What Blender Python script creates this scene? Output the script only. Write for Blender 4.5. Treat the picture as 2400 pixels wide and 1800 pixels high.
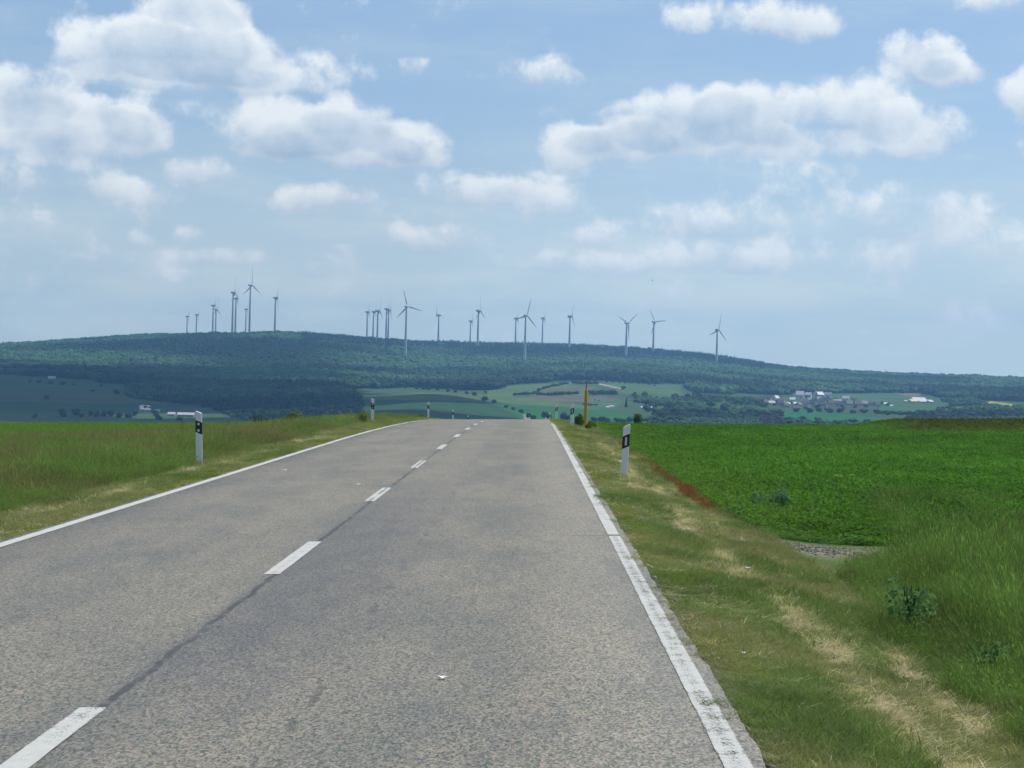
import bpy, math, random
import numpy as np
from mathutils import Matrix, Vector

rng = np.random.default_rng(7)
random.seed(7)
scene = bpy.context.scene
for o in list(bpy.data.objects):
    bpy.data.objects.remove(o)
C = scene.collection
PI = math.pi

# ------------------------------------------------------------------ camera
# measurements are taken on the photograph scaled to 2212 x 1659
FPX, CXP, CYP = 5340.0, 1106.0, 829.5
CAMZ = 1.55
ROLL = math.radians(1.4)
_c, _s = math.cos(ROLL), math.sin(ROLL)
YAW = math.atan((40 * _c - 7.5 * _s) / FPX)
PITCH = math.atan((40 * _s + 7.5 * _c) / FPX)
RCAM = (Matrix.Rotation(YAW, 4, 'Z') @ Matrix.Rotation(PI / 2 - PITCH, 4, 'X') @ Matrix.Rotation(ROLL, 4, 'Z'))
cam_d = bpy.data.cameras.new('camera')
cam = bpy.data.objects.new('camera', cam_d)
C.objects.link(cam)
cam.matrix_world = Matrix.Translation((0, 0, CAMZ)) @ RCAM
cam_d.sensor_fit = 'HORIZONTAL'
cam_d.sensor_width = 36
cam_d.lens = 36 * FPX / 2212
cam_d.clip_start = 0.3
cam_d.clip_end = 60000
scene.camera = cam
RM = np.array(RCAM.to_3x3())
CROSS = math.tan(ROLL)                      # the road is banked, the car leans with it


def ray(dx, dy):
    v = RM @ np.array([(dx - CXP) / FPX, (CYP - dy) / FPX, -1.0])
    return v / np.linalg.norm(v)


def project(x, y, z):
    p = np.stack([np.asarray(x, float), np.asarray(y, float), np.asarray(z, float) - CAMZ], -1) @ RM
    d = np.maximum(-p[..., 2], 1e-3)
    return CXP + p[..., 0] / d * FPX, CYP - p[..., 1] / d * FPX


# ------------------------------------------------------------------ sun, sky, exposure
SUN_EL, SUN_AZ = math.radians(57), math.radians(62)      # azimuth clockwise from +Y
sun_dir = Vector((math.sin(SUN_AZ) * math.cos(SUN_EL), math.cos(SUN_AZ) * math.cos(SUN_EL), math.sin(SUN_EL)))
sl = bpy.data.lights.new('sun', 'SUN')
sl.energy = 4.4
sl.angle = math.radians(0.53)
sl.color = (1.0, 0.95, 0.87)
so = bpy.data.objects.new('sun', sl)
so.rotation_euler = sun_dir.to_track_quat('Z', 'Y').to_euler()
so.location = (0, 0, 400)
C.objects.link(so)

scene.view_settings.view_transform = 'Standard'
scene.view_settings.look = 'None'
scene.view_settings.exposure = 0.0
scene.view_settings.gamma = 1.0
scene.view_settings.use_curve_mapping = False
scene.cycles.use_denoising = True
scene.cycles.use_adaptive_sampling = True
scene.cycles.adaptive_threshold = 0.02
scene.cycles.max_bounces = 6
scene.cycles.diffuse_bounces = 2
scene.cycles.transparent_max_bounces = 8
scene.cycles.volume_bounces = 0
scene.cycles.sample_clamp_indirect = 5
SKY_STRENGTH = 0.125

world = bpy.data.worlds.new('World')
scene.world = world
world.use_nodes = True
wn, wl = world.node_tree.nodes, world.node_tree.links
wn.clear()


class NB:
    """tiny helper for building node trees"""
    def __init__(self, tree):
        self.t, self.n, self.l = tree, tree.nodes, tree.links

    def new(self, typ, **kw):
        nd = self.n.new(typ)
        for k, v in kw.items():
            setattr(nd, k, v)
        return nd

    def put(self, sock, v):
        if hasattr(v, 'is_output'):
            self.l.new(v, sock)
        else:
            sock.default_value = v

    def math(self, op, a, b=0.0, c=0.0, clamp=False):
        nd = self.new('ShaderNodeMath', operation=op, use_clamp=clamp)
        for i, v in enumerate((a, b, c)):
            self.put(nd.inputs[i], v)
        return nd.outputs[0]

    def vmath(self, op, a, b=(0, 0, 0), c=(0, 0, 0)):
        nd = self.new('ShaderNodeVectorMath', operation=op)
        self.put(nd.inputs[0], a)
        self.put(nd.inputs[1], b)
        if op == 'MULTIPLY_ADD':
            self.put(nd.inputs[2], c)
        return nd.outputs['Value'] if op in ('DOT_PRODUCT', 'LENGTH') else nd.outputs[0]

    def noise(self, vec, scale, detail=4, rough=0.5, distortion=0.0):
        nd = self.new('ShaderNodeTexNoise')
        self.put(nd.inputs['Vector'], vec)
        nd.inputs['Scale'].default_value = scale
        nd.inputs['Detail'].default_value = detail
        nd.inputs['Roughness'].default_value = rough
        nd.inputs['Distortion'].default_value = distortion
        return nd.outputs[0]

    def ramp(self, v, lo, hi, a=0.0, b=1.0, smooth=True):
        nd = self.new('ShaderNodeMapRange', interpolation_type='SMOOTHSTEP' if smooth else 'LINEAR')
        self.put(nd.inputs[0], v)
        for i, q in enumerate((lo, hi, a, b)):
            nd.inputs[i + 1].default_value = q
        return nd.outputs[0]

    def mix(self, f, a, b):
        nd = self.new('ShaderNodeMix', data_type='RGBA')
        self.put(nd.inputs[0], f)
        self.put(nd.inputs[6], a if hasattr(a, 'is_output') else (*a, 1))
        self.put(nd.inputs[7], b if hasattr(b, 'is_output') else (*b, 1))
        return nd.outputs[2]


def unroll(dx, dy):
    """photo pixel -> azimuth and elevation in photo pixels about the road's vanishing point"""
    x, y = dx - 1146, dy - 822
    return x * _c + y * _s, x * _s - y * _c


W = NB(world.node_tree)
tc = W.new('ShaderNodeTexCoord')
DIR = W.vmath('NORMALIZE', tc.outputs['Generated'])
sep = W.new('ShaderNodeSeparateXYZ')
wl.new(DIR, sep.inputs[0])
AZ = W.math('MULTIPLY', W.math('ARCTAN2', sep.outputs[0], sep.outputs[1]), FPX)
EL = W.math('MULTIPLY', W.math('ARCSINE', sep.outputs[2]), FPX)
sky = W.new('ShaderNodeTexSky', sky_type='NISHITA')
sky.sun_disc = False
sky.sun_elevation = SUN_EL
sky.sun_rotation = SUN_AZ
sky.altitude = 350
sky.air_density = 1.0
sky.dust_density = 0.7
sky.ozone_density = 2.0
wl.new(W.vmath('NORMALIZE', W.vmath('MULTIPLY_ADD', DIR, (1, 1, .94), (0, 0, .06))), sky.inputs[0])
# warp the coordinates so that the cumulus outlines billow
cmb = W.new('ShaderNodeCombineXYZ')
wl.new(AZ, cmb.inputs[0])
wl.new(EL, cmb.inputs[1])
cmb.inputs[2].default_value = 1.0
P0 = cmb.outputs[0]
nz = W.new('ShaderNodeTexNoise')
wl.new(DIR, nz.inputs['Vector'])
nz.inputs['Scale'].default_value = 30
nz.inputs['Detail'].default_value = 2
warp = W.vmath('MULTIPLY_ADD', nz.outputs['Color'], (90, 60, 0), (-45, -30, 0))
P1 = W.vmath('ADD', P0, warp)
CLOUDS = [  # x, y, half width, half height, weight
    (260, 115, 160, 65, .95), (400, 95, 150, 85, 1), (515, 130, 95, 100, 1), (450, 15, 130, 45, .8), (380, 175, 200, 35, .8),
    (710, 165, 120, 48, .55), (610, 190, 90, 34, .45),
    (60, 215, 120, 65, .95), (200, 300, 160, 70, .85), (310, 290, 80, 45, .8), (430, 365, 90, 38, .75), (50, 305, 130, 60, .7),
    (120, 400, 170, 50, .6), (290, 420, 100, 42, .6), (60, 490, 90, 45, .55), (280, 245, 230, 34, .34),
    (620, 290, 150, 65, 1), (770, 265, 100, 62, 1), (890, 320, 95, 50, .95), (740, 335, 210, 35, .8),
    (690, 430, 110, 34, .75), (1000, 410, 150, 42, .62), (1150, 430, 130, 50, .62),
    (1470, 255, 150, 72, 1), (1350, 310, 110, 50, 1), (1240, 322, 85, 55, .9), (1640, 255, 130, 75, 1), (1850, 235, 115, 85, 1),
    (1970, 285, 100, 62, .9), (1700, 325, 270, 36, .75),
    (1980, 130, 85, 58, .9), (2055, 165, 80, 30, .75), (1700, 50, 120, 48, .85), (1510, 35, 90, 42, .65), (1180, 148, 100, 35, .65),
    (2205, 220, 75, 62, .85), (2140, 20, 80, 34, .65), (880, 145, 36, 24, .6), (1020, 160, 40, 18, .45), (1300, 240, 38, 27, .5),
    (1950, 465, 200, 62, .66), (1540, 475, 160, 52, .6), (1300, 505, 110, 36, .58), (930, 520, 120, 36, .64), (1250, 570, 150, 34, .58),
    (500, 556, 150, 24, .56), (680, 575, 90, 24, .5), (1480, 560, 170, 40, .5), (1760, 560, 260, 48, .46), (2110, 545, 210, 60, .5), (300, 525, 60, 22, .45),
    (410, 505, 45, 22, .45)]
acc = None
for (x, y, hw, hh, wt) in CLOUDS:
    a, e = unroll(x, y)
    # (the tiny term keeps the puffs evaluated one after another)
    pin = P1 if acc is None else W.vmath('MULTIPLY_ADD', acc, (1e-7, 1e-7, 1e-9), P1)
    q = W.vmath('MULTIPLY_ADD', pin, (1 / (hw * 1.22), 1 / (hh * 1.22), 1), (-a / (hw * 1.22), -e / (hh * 1.22), 0))
    r2 = W.vmath('DOT_PRODUCT', q, q)
    w = W.math('MULTIPLY_ADD', r2, -wt, 2 * wt, clamp=True)
    acc = W.vmath('MULTIPLY_ADD', q, w, acc if acc is not None else (0, 0, 0.001))
sp = W.new('ShaderNodeSeparateXYZ')
wl.new(acc, sp.inputs[0])
FS = W.math('MINIMUM', sp.outputs[2], 1.25)
HT = W.math('MULTIPLY', W.math('DIVIDE', sp.outputs[1], sp.outputs[2]), W.ramp(sp.outputs[2], 0.0, .45))             # -1 base .. 1 top of the puff
# outside the frame the same broken cumulus cover goes on
inside = W.math('MULTIPLY', W.ramp(W.math('ABSOLUTE', AZ), 1180, 1600, 1, 0), W.ramp(EL, 860, 1200, 1, 0))
stretch = W.vmath('MULTIPLY', DIR, (1, 1, 2.2))
gen = W.ramp(W.noise(stretch, 7.0, 3, .5), .5, .68, 0, 1.0)
FALL = W.math('ADD', FS, W.math('MULTIPLY', gen, W.math('SUBTRACT', 1.0, inside)))
fb = W.noise(DIR, 46, 7, .62)
lowc = W.math('MULTIPLY', W.ramp(W.noise(W.vmath('MULTIPLY', DIR, (1, 1, 2.4)), 17, 3, .55), .46, .7, 0, .55), W.math('MULTIPLY', W.ramp(EL, 30, 170), W.ramp(EL, 420, 640, 1, 0)))
FALL = W.math('MAXIMUM', FALL, lowc)
dens0 = W.math('ADD', W.math('MULTIPLY', FALL, .95), W.math('MULTIPLY', W.math('SUBTRACT', fb, .5), 2.3))
dens = W.math('MULTIPLY', W.ramp(dens0, .14, .74), .90)
# veils of thin cloud low over the horizon
veil = W.ramp(W.noise(W.vmath('MULTIPLY', DIR, (1, 1, 5.0)), 9, 4, .6), .40, .72, 0, .48)
veil = W.math('ADD', W.math('MULTIPLY', veil, W.ramp(EL, 120, 520, 1, .3)), W.ramp(EL, 0, 640, .60, .02), clamp=True)
relief = W.math('MULTIPLY', W.math('SUBTRACT', fb, .5), 1.5)
lit = W.math('ADD', W.math('MULTIPLY_ADD', HT, .65, .70), relief)
lit = W.math('SUBTRACT', lit, W.math('MULTIPLY', W.ramp(FALL, .85, 1.25), .3), clamp=True)
ccol = W.mix(lit, (.44, .57, .73), (1.02, 1.05, 1.05))
bg_sky = W.new('ShaderNodeBackground')
wl.new(sky.outputs[0], bg_sky.inputs[0])
bg_sky.inputs[1].default_value = SKY_STRENGTH
bg_veil = W.new('ShaderNodeBackground')
bg_veil.inputs[0].default_value = (.90, .985, .93, 1)
bg_cloud = W.new('ShaderNodeBackground')
wl.new(ccol, bg_cloud.inputs[0])
m1 = W.new('ShaderNodeMixShader')
wl.new(veil, m1.inputs[0]); wl.new(bg_sky.outputs[0], m1.inputs[1]); wl.new(bg_veil.outputs[0], m1.inputs[2])
m2 = W.new('ShaderNodeMixShader')
wl.new(dens, m2.inputs[0]); wl.new(m1.outputs[0], m2.inputs[1]); wl.new(bg_cloud.outputs[0], m2.inputs[2])
wo = W.new('ShaderNodeOutputWorld')
wl.new(m2.outputs[0], wo.inputs[0])
world.cycles.sampling_method = 'MANUAL'
world.cycles.sample_map_resolution = 512


# ------------------------------------------------------------------ helpers
def tag(o, label=None, cat=None, group=None, kind=None):
    for k, v in (('label', label), ('category', cat), ('group', group), ('kind', kind)):
        if v:
            o[k] = v
    return o


def mesh_np(name, verts, faces, smooth=False):
    """faces: (n,3) or (n,4) array"""
    me = bpy.data.meshes.new(name)
    verts = np.asarray(verts, np.float32)
    faces = np.asarray(faces, np.int32)
    n, k = faces.shape
    me.vertices.add(len(verts))
    me.vertices.foreach_set('co', verts.ravel())
    me.loops.add(n * k)
    me.loops.foreach_set('vertex_index', faces.ravel())
    me.polygons.add(n)
    me.polygons.foreach_set('loop_start', np.arange(0, n * k, k, dtype=np.int32))
    me.update(calc_edges=True)
    me.validate()
    if smooth:
        me.polygons.foreach_set('use_smooth', np.ones(n, bool))
    return me


def mesh_py(name, verts, faces, smooth=False):
    me = bpy.data.meshes.new(name)
    me.from_pydata([tuple(v) for v in verts], [], faces)
    me.update()
    if smooth:
        me.polygons.foreach_set('use_smooth', np.ones(len(me.polygons), bool))
    return me


def link(name, me, mat=None, parent=None):
    o = bpy.data.objects.new(name, me)
    if mat is not None and me is not None and not me.materials:
        me.materials.append(mat)
    if parent is not None:
        o.parent = parent
    C.objects.link(o)
    return o


def empty(name, loc=(0, 0, 0), rz=0.0):
    o = bpy.data.objects.new(name, None)
    o.location = loc
    o.rotation_euler.z = rz
    o.empty_display_size = 0.2
    C.objects.link(o)
    return o


def col_attr(me, name, cols):
    a = me.attributes.new(name, 'FLOAT_COLOR', 'POINT')
    cols = np.asarray(cols, np.float32)
    if cols.shape[1] == 3:
        cols = np.concatenate([cols, np.ones((len(cols), 1), np.float32)], 1)
    a.data.foreach_set('color', cols.ravel())


def sstep(x, a, b):
    t = np.clip((x - a) / (b - a), 0, 1)
    return t * t * (3 - 2 * t)


class VNoise:
    """value noise on a lattice, for placing things"""
    def __init__(self, seed):
        self.g = np.random.default_rng(seed).random((256, 256))

    def raw(self, x, y):
        xi, yi = np.floor(x).astype(int), np.floor(y).astype(int)
        fx, fy = x - xi, y - yi
        fx, fy = fx * fx * (3 - 2 * fx), fy * fy * (3 - 2 * fy)
        g = self.g
        a, b = g[xi % 256, yi % 256], g[(xi + 1) % 256, yi % 256]
        c, d = g[xi % 256, (yi + 1) % 256], g[(xi + 1) % 256, (yi + 1) % 256]
        return (a * (1 - fx) + b * fx) * (1 - fy) + (c * (1 - fx) + d * fx) * fy

    def __call__(self, x, y, oct=3):
        x, y = np.asarray(x, float), np.asarray(y, float)
        s, t, a = 0, 0, 1.0
        for k in range(oct):
            s = s + a * self.raw(x * 2 ** k + 17.3 * k, y * 2 ** k + 5.1 * k)
            t += a
            a *= .5
        return s / t


N1, N2, N3 = VNoise(1), VNoise(2), VNoise(3)


def in_poly(px, py, poly):
    px, py = np.asarray(px), np.asarray(py)
    r = np.zeros(px.shape, bool)
    n = len(poly)
    for i in range(n):
        x0, y0 = poly[i]
        x1, y1 = poly[(i + 1) % n]
        if y0 == y1:
            continue
        cnd = ((y0 > py) != (y1 > py)) & (px < (x1 - x0) * (py - y0) / (y1 - y0) + x0)
        r ^= cnd
    return r


# ------------------------------------------------------------------ terrain
def zroad(y):
    y = np.asarray(y, float)
    u = np.clip(y - 62, 0, 110)
    return -1.07e-4 * u * u - 0.02354 * np.maximum(y - 172, 0)


RX0, RX1, RXC = -5.085, .99, -2.03           # asphalt edges and centre line

OFFX = [-60, -14, -9, -6.6, -6.1, -5.5, -5.2, -5.07, -4.9, .8, .96, 1.06, 1.35, 1.8, 2.4, 2.9, 4, 8, 60]
OFFZ = [-.60, -.58, -.36, -.12, -.06, -.03, -.03, -.05, -.16, -.16, -.05, -.035, -.07, -.20, -.33, -.40, -.50, -.62, -.64]


def znear(x, y):
    x = np.asarray(x, float)
    bump = (N1(x * .8, np.asarray(y) * .8, 2) - .5) * .06 * (np.abs(x + 2.05) > 3.6)
    return zroad(y) + np.interp(x, OFFX, OFFZ) + CROSS * np.clip(x, -70, 70) + bump


TR = [300, 600, 1000, 1500, 1900, 2200, 2600, 3000, 3400, 3900, 4500, 5000, 5600, 6300, 7500, 10000]
TX = [-300, 0, 300, 600, 790, 950, 1100, 1300, 1500, 1700, 1900, 2212, 2500]
TY = [
    [960, 945, 930, 920, 908, 892, 865, 842, 820, 805, 790, 775, 768, 772, 785, 800],   # -300
    [960, 945, 930, 920, 908, 894, 868, 840, 818, 806, 788, 768, 753, 756, 772, 790],   # 0
    [960, 945, 930, 922, 912, 898, 872, 848, 832, 815, 790, 760, 730, 735, 752, 780],   # 300
    [960, 945, 930, 922, 910, 893, 870, 850, 838, 820, 788, 752, 724, 727, 745, 775],   # 600
    [960, 945, 930, 918, 903, 882, 862, 852, 842, 826, 799, 770, 738, 738, 755, 780],   # 790
    [960, 945, 930, 917, 900, 870, 850, 852, 846, 830, 804, 776, 748, 746, 760, 785],   # 950
    [960, 945, 930, 918, 902, 897, 880, 858, 838, 822, 800, 778, 754, 752, 762, 785],   # 1100
    [960, 945, 932, 922, 910, 893, 872, 850, 832, 815, 797, 778, 757, 755, 765, 785],   # 1300
    [960, 945, 934, 926, 917, 902, 884, 868, 853, 832, 810, 792, 770, 770, 780, 795],   # 1500
    [960, 945, 936, 928, 920, 907, 895, 882, 868, 848, 832, 818, 803, 803, 808, 815],   # 1700
    [960, 945, 936, 928, 921, 907, 893, 883, 872, 852, 838, 826, 815, 815, 818, 822],   # 1900
    [960, 945, 936, 928, 920, 906, 892, 880, 872, 858, 846, 836, 827, 828, 830, 832],   # 2212
    [960, 945, 936, 928, 920, 906, 892, 880, 872, 858, 848, 838, 830, 830, 832, 834]]   # 2500
_LR = np.linspace(math.log(300), math.log(10000), 160)
_DX = np.linspace(-300, 2500, 141)
_tab = np.array([np.interp(_LR, np.log(TR), r) for r in TY])
_tab = np.array([np.interp(_DX, TX, _tab[:, j]) for j in range(160)]).T


def blur(a, ax, n):
    k = np.hanning(2 * n + 3)[1:-1]
    k /= k.sum()
    p = np.pad(a, [(n, n) if i == ax else (0, 0) for i in range(2)], mode='edge')
    return np.apply_along_axis(lambda v: np.convolve(v, k, 'valid'), ax, p)


_tab = blur(blur(_tab, 0, 5), 1, 3)


def table(dx, r):
    i = np.clip((dx + 300) / 20, 0, 139.999)
    j = np.clip((np.log(np.maximum(r, 1)) - _LR[0]) / (_LR[1] - _LR[0]), 0, 158.999)
    a, b = i.astype(int), j.astype(int)
    fa, fb_ = i - a, j - b
    t = _tab
    return (t[a, b] * (1 - fa) + t[a + 1, b] * fa) * (1 - fb_) + (t[a, b + 1] * (1 - fa) + t[a + 1, b + 1] * fa) * fb_


def terrain(x, y):
    x, y = np.asarray(x, float), np.asarray(y, float)
    r = np.hypot(x, y)
    az = np.arctan2(x, y)
    dx = 1146 + np.tan(np.clip(az, -1.2, 1.2)) * FPX
    dxc = np.clip(dx, -300, 2500)
    hor = 822 + CROSS * (dxc - 1146)
    zf = CAMZ + (hor - table(dxc, r)) / FPX * r
    wb = sstep(np.abs(az), .6, 1.5)
    zf = zf * (1 - wb) + wb * (-12 * sstep(r, 200, 1500) - 10 * sstep(r, 1500, 4000) + 60 * sstep(r, 4000, 9000))
    zf = zf + (N2(x / 260, y / 260, 3) - .5) * 9 * sstep(r, 1200, 2600)
    w = sstep(r, 260, 640)
    return znear(x, y) * (1 - w) + zf * w


_march = np.concatenate([np.geomspace(900, 9500, 900)])


def hit(dx, dy, rmin=900):
    d = ray(dx, dy)
    t = _march[_march >= rmin]
    h = math.hypot(d[0], d[1])
    x, y, z = d[0] / h * t, d[1] / h * t, CAMZ + d[2] / h * t
    g = terrain(x, y)
    k = np.argmax(z < g)
    if not (z < g).any():
        k = len(t) - 1
    return float(x[k]), float(y[k]), float(g[k])


# ------------------------------------------------------------------ materials
def new_mat(name):
    m = bpy.data.materials.new(name)
    m.use_nodes = True
    m.node_tree.nodes.clear()
    return m, NB(m.node_tree)


def finish(nb, shader):
    o = nb.new('ShaderNodeOutputMaterial')
    nb.l.new(shader, o.inputs[0])


def principled(nb, color, rough=.7, spec=.3, normal=None):
    p = nb.new('ShaderNodeBsdfPrincipled')
    nb.put(p.inputs['Base Color'], color if hasattr(color, 'is_output') else (*color, 1))
    nb.put(p.inputs['Roughness'], rough)
    p.inputs['Specular IOR Level'].default_value = spec
    if normal is not None:
        nb.l.new(normal, p.inputs['Normal'])
    return p.outputs[0]


def simple(name, color, rough=.6, spec=.3, var=.12, scale=6.0):
    m, nb = new_mat(name)
    t = nb.new('ShaderNodeTexCoord')
    n = nb.noise(t.outputs['Object'], scale, 4, .6)
    c = nb.mix(n, tuple(v * (1 - var) for v in color), tuple(min(1, v * (1 + var)) for v in color))
    finish(nb, principled(nb, c, rough, spec))
    return m


def attr(nb, name, typ='GEOMETRY'):
    a = nb.new('ShaderNodeAttribute', attribute_name=name, attribute_type=typ)
    return a


def bump(nb, h, strength, dist):
    b = nb.new('ShaderNodeBump')
    b.inputs['Strength'].default_value = strength
    b.inputs['Distance'].default_value = dist
    nb.l.new(h, b.inputs['Height'])
    return b.outputs[0]


# ground: colours of the soil, sward and fields, carried by the sheet
mg, nb = new_mat('ground_cover')
g = nb.new('ShaderNodeNewGeometry')
pos = g.outputs['Position']
n1 = nb.noise(pos, 9.0, 6, .65)
n2 = nb.noise(pos, .05, 5, .6)
k = nb.math('ADD', nb.math('MULTIPLY', n1, .7), nb.math('MULTIPLY', n2, .6))
c = nb.new('ShaderNodeMix', data_type='RGBA', blend_type='MULTIPLY')
c.inputs[0].default_value = 1
nb.l.new(attr(nb, 'cover').outputs['Color'], c.inputs[6])
g3 = nb.new('ShaderNodeCombineColor')
for i in range(3):
    nb.l.new(k, g3.inputs[i])
sc2 = nb.vmath('MULTIPLY_ADD', g3.outputs[0], (1.1, 1.1, 1.1), (.3, .3, .3))
nb.l.new(sc2, c.inputs[7])
finish(nb, principled(nb, c.outputs[2], .95, .05, bump(nb, n1, .5, .03)))

# ------------------------------------------------------------------ ground sheet
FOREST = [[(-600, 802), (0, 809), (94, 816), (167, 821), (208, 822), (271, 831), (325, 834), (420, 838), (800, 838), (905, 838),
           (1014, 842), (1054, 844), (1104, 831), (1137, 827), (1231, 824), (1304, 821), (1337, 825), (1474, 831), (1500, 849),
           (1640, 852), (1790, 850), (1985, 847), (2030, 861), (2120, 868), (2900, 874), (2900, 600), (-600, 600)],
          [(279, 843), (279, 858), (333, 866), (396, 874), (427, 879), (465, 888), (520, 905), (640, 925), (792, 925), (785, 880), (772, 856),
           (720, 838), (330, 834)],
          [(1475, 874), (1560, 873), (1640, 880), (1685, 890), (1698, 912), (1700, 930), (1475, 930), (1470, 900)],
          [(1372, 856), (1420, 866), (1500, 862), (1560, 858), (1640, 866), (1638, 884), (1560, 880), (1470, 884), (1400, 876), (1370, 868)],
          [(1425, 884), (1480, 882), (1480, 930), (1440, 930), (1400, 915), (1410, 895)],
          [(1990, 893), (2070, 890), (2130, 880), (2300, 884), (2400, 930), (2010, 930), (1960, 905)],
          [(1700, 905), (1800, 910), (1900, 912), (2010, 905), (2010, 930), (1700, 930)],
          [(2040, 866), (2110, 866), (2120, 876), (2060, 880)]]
FIELDS = [  # colour, polygon, nearest distance
    ((.075, .115, .040), [(777, 862), (904, 847), (1004, 848), (1060, 868), (900, 866)]),
    ((.028, .070, .030), [(777, 862), (900, 864), (1060, 868), (1140, 908), (1140, 940), (780, 940)]),
    ((.085, .140, .045), [(1050, 845), (1104, 833), (1240, 825), (1225, 836), (1130, 852), (1060, 862)]),
    ((.105, .130, .055), [(1120, 850), (1240, 832), (1290, 836), (1260, 855), (1170, 856)]),
    ((.120, .100, .070), [(1125, 857), (1300, 856), (1345, 862), (1300, 868), (1180, 867)]),
    ((.085, .135, .035), [(1000, 850), (1120, 858), (1260, 876), (1300, 886), (1100, 872)]),
    ((.025, .110, .030), [(1060, 868), (1300, 886), (1420, 905), (1480, 930), (1150, 930), (1110, 890)]),
    ((.070, .125, .045), [(1300, 824), (1470, 832), (1470, 850), (1345, 850)]),
    ((.050, .120, .050), [(1270, 868), (1345, 864), (1330, 884), (1280, 882)]),
    ((.060, .115, .055), [(1415, 850), (1505, 849), (1505, 862), (1420, 864)]),
    ((.060, .120, .045), [(1795, 850), (1985, 848), (1990, 862), (1880, 868), (1800, 862)]),
    ((.190, .130, .095), [(1935, 847), (1990, 847), (1985, 857), (1945, 853)]),
    ((.025, .120, .040), [(1690, 886), (1780, 888), (1910, 905), (1910, 925), (1700, 925)]),
    ((.050, .120, .045), [(1900, 880), (2190, 876), (2200, 892), (2000, 896), (1900, 892)]),
    ((.30, .29, .06), [(2118, 864), (2134, 866), (2205, 875), (2205, 880), (2120, 871)]),
    ((.045, .085, .030), [(-300, 810), (160, 822), (270, 832), (275, 850), (-300, 840)]),
    ((.060, .090, .035), [(-300, 848), (270, 852), (330, 866), (280, 872), (-300, 862)]),
    ((.030, .075, .035), [(-300, 862), (280, 872), (400, 876), (380, 888), (-300, 890)]),
    ((.055, .095, .035), [(-300, 893), (60, 892), (300, 905), (300, 925), (-300, 925)]),
    ((.30, .28, .22), [(1294, 827.5), (1340, 838), (1341, 841), (1293, 830.5)]),
    ((.30, .28, .22), [(1325, 848), (1336, 848), (1332, 853), (1326, 853)]),
    ((.24, .22, .18), [(1130, 896), (1140, 894), (1146, 912), (1134, 912)])]


def dry(x, y):
    """share of dry straw in the sward"""
    st = np.zeros(np.shape(x))
    wob = (N1(y * .22, x * .0, 3) - .5) * .45
    for xc, hw, k_ in ((2.0, .17, .85), (2.52, .11, .6)):
        st = np.maximum(st, k_ * np.exp(-((x - xc - wob) / hw) ** 2) * (.45 + .8 * sstep(N2(x * 5, y * .8, 3), .38, .6)))
    st = np.maximum(st, .62 * np.exp(-((x - 1.95 + wob * .6) / .55) ** 2) * sstep(y, 32, 40) * sstep(N3(x * .9, y * .22, 2), .34, .58))
    st = np.maximum(st, .6 * np.exp(-((x + 5.85 + wob * .3) / .2) ** 2) * (.35 + .9 * sstep(N2(x, y * .2, 2), .3, .6)))
    return np.clip(st, 0, 1)


def track(x, y):
    yc = 28.9 + (N1(x * .9, 3.0 + 0 * x, 2) - .5) * .9
    return np.exp(-((y - yc) / (1.25 - .12 * np.clip(x, 1, 4))) ** 4) * sstep(x, 1.0, 1.3) * (.42 + .58 * sstep(N3(x * 2.2, y * .9, 2) + .18 * (x > 2.4), .36, .52))


def forest_edge(x, y):
    return (N1(x / 60 + 3, y / 90, 3) - .5) * 26, (N2(x / 60, y / 90 + 7, 3) - .5) * 9


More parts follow.
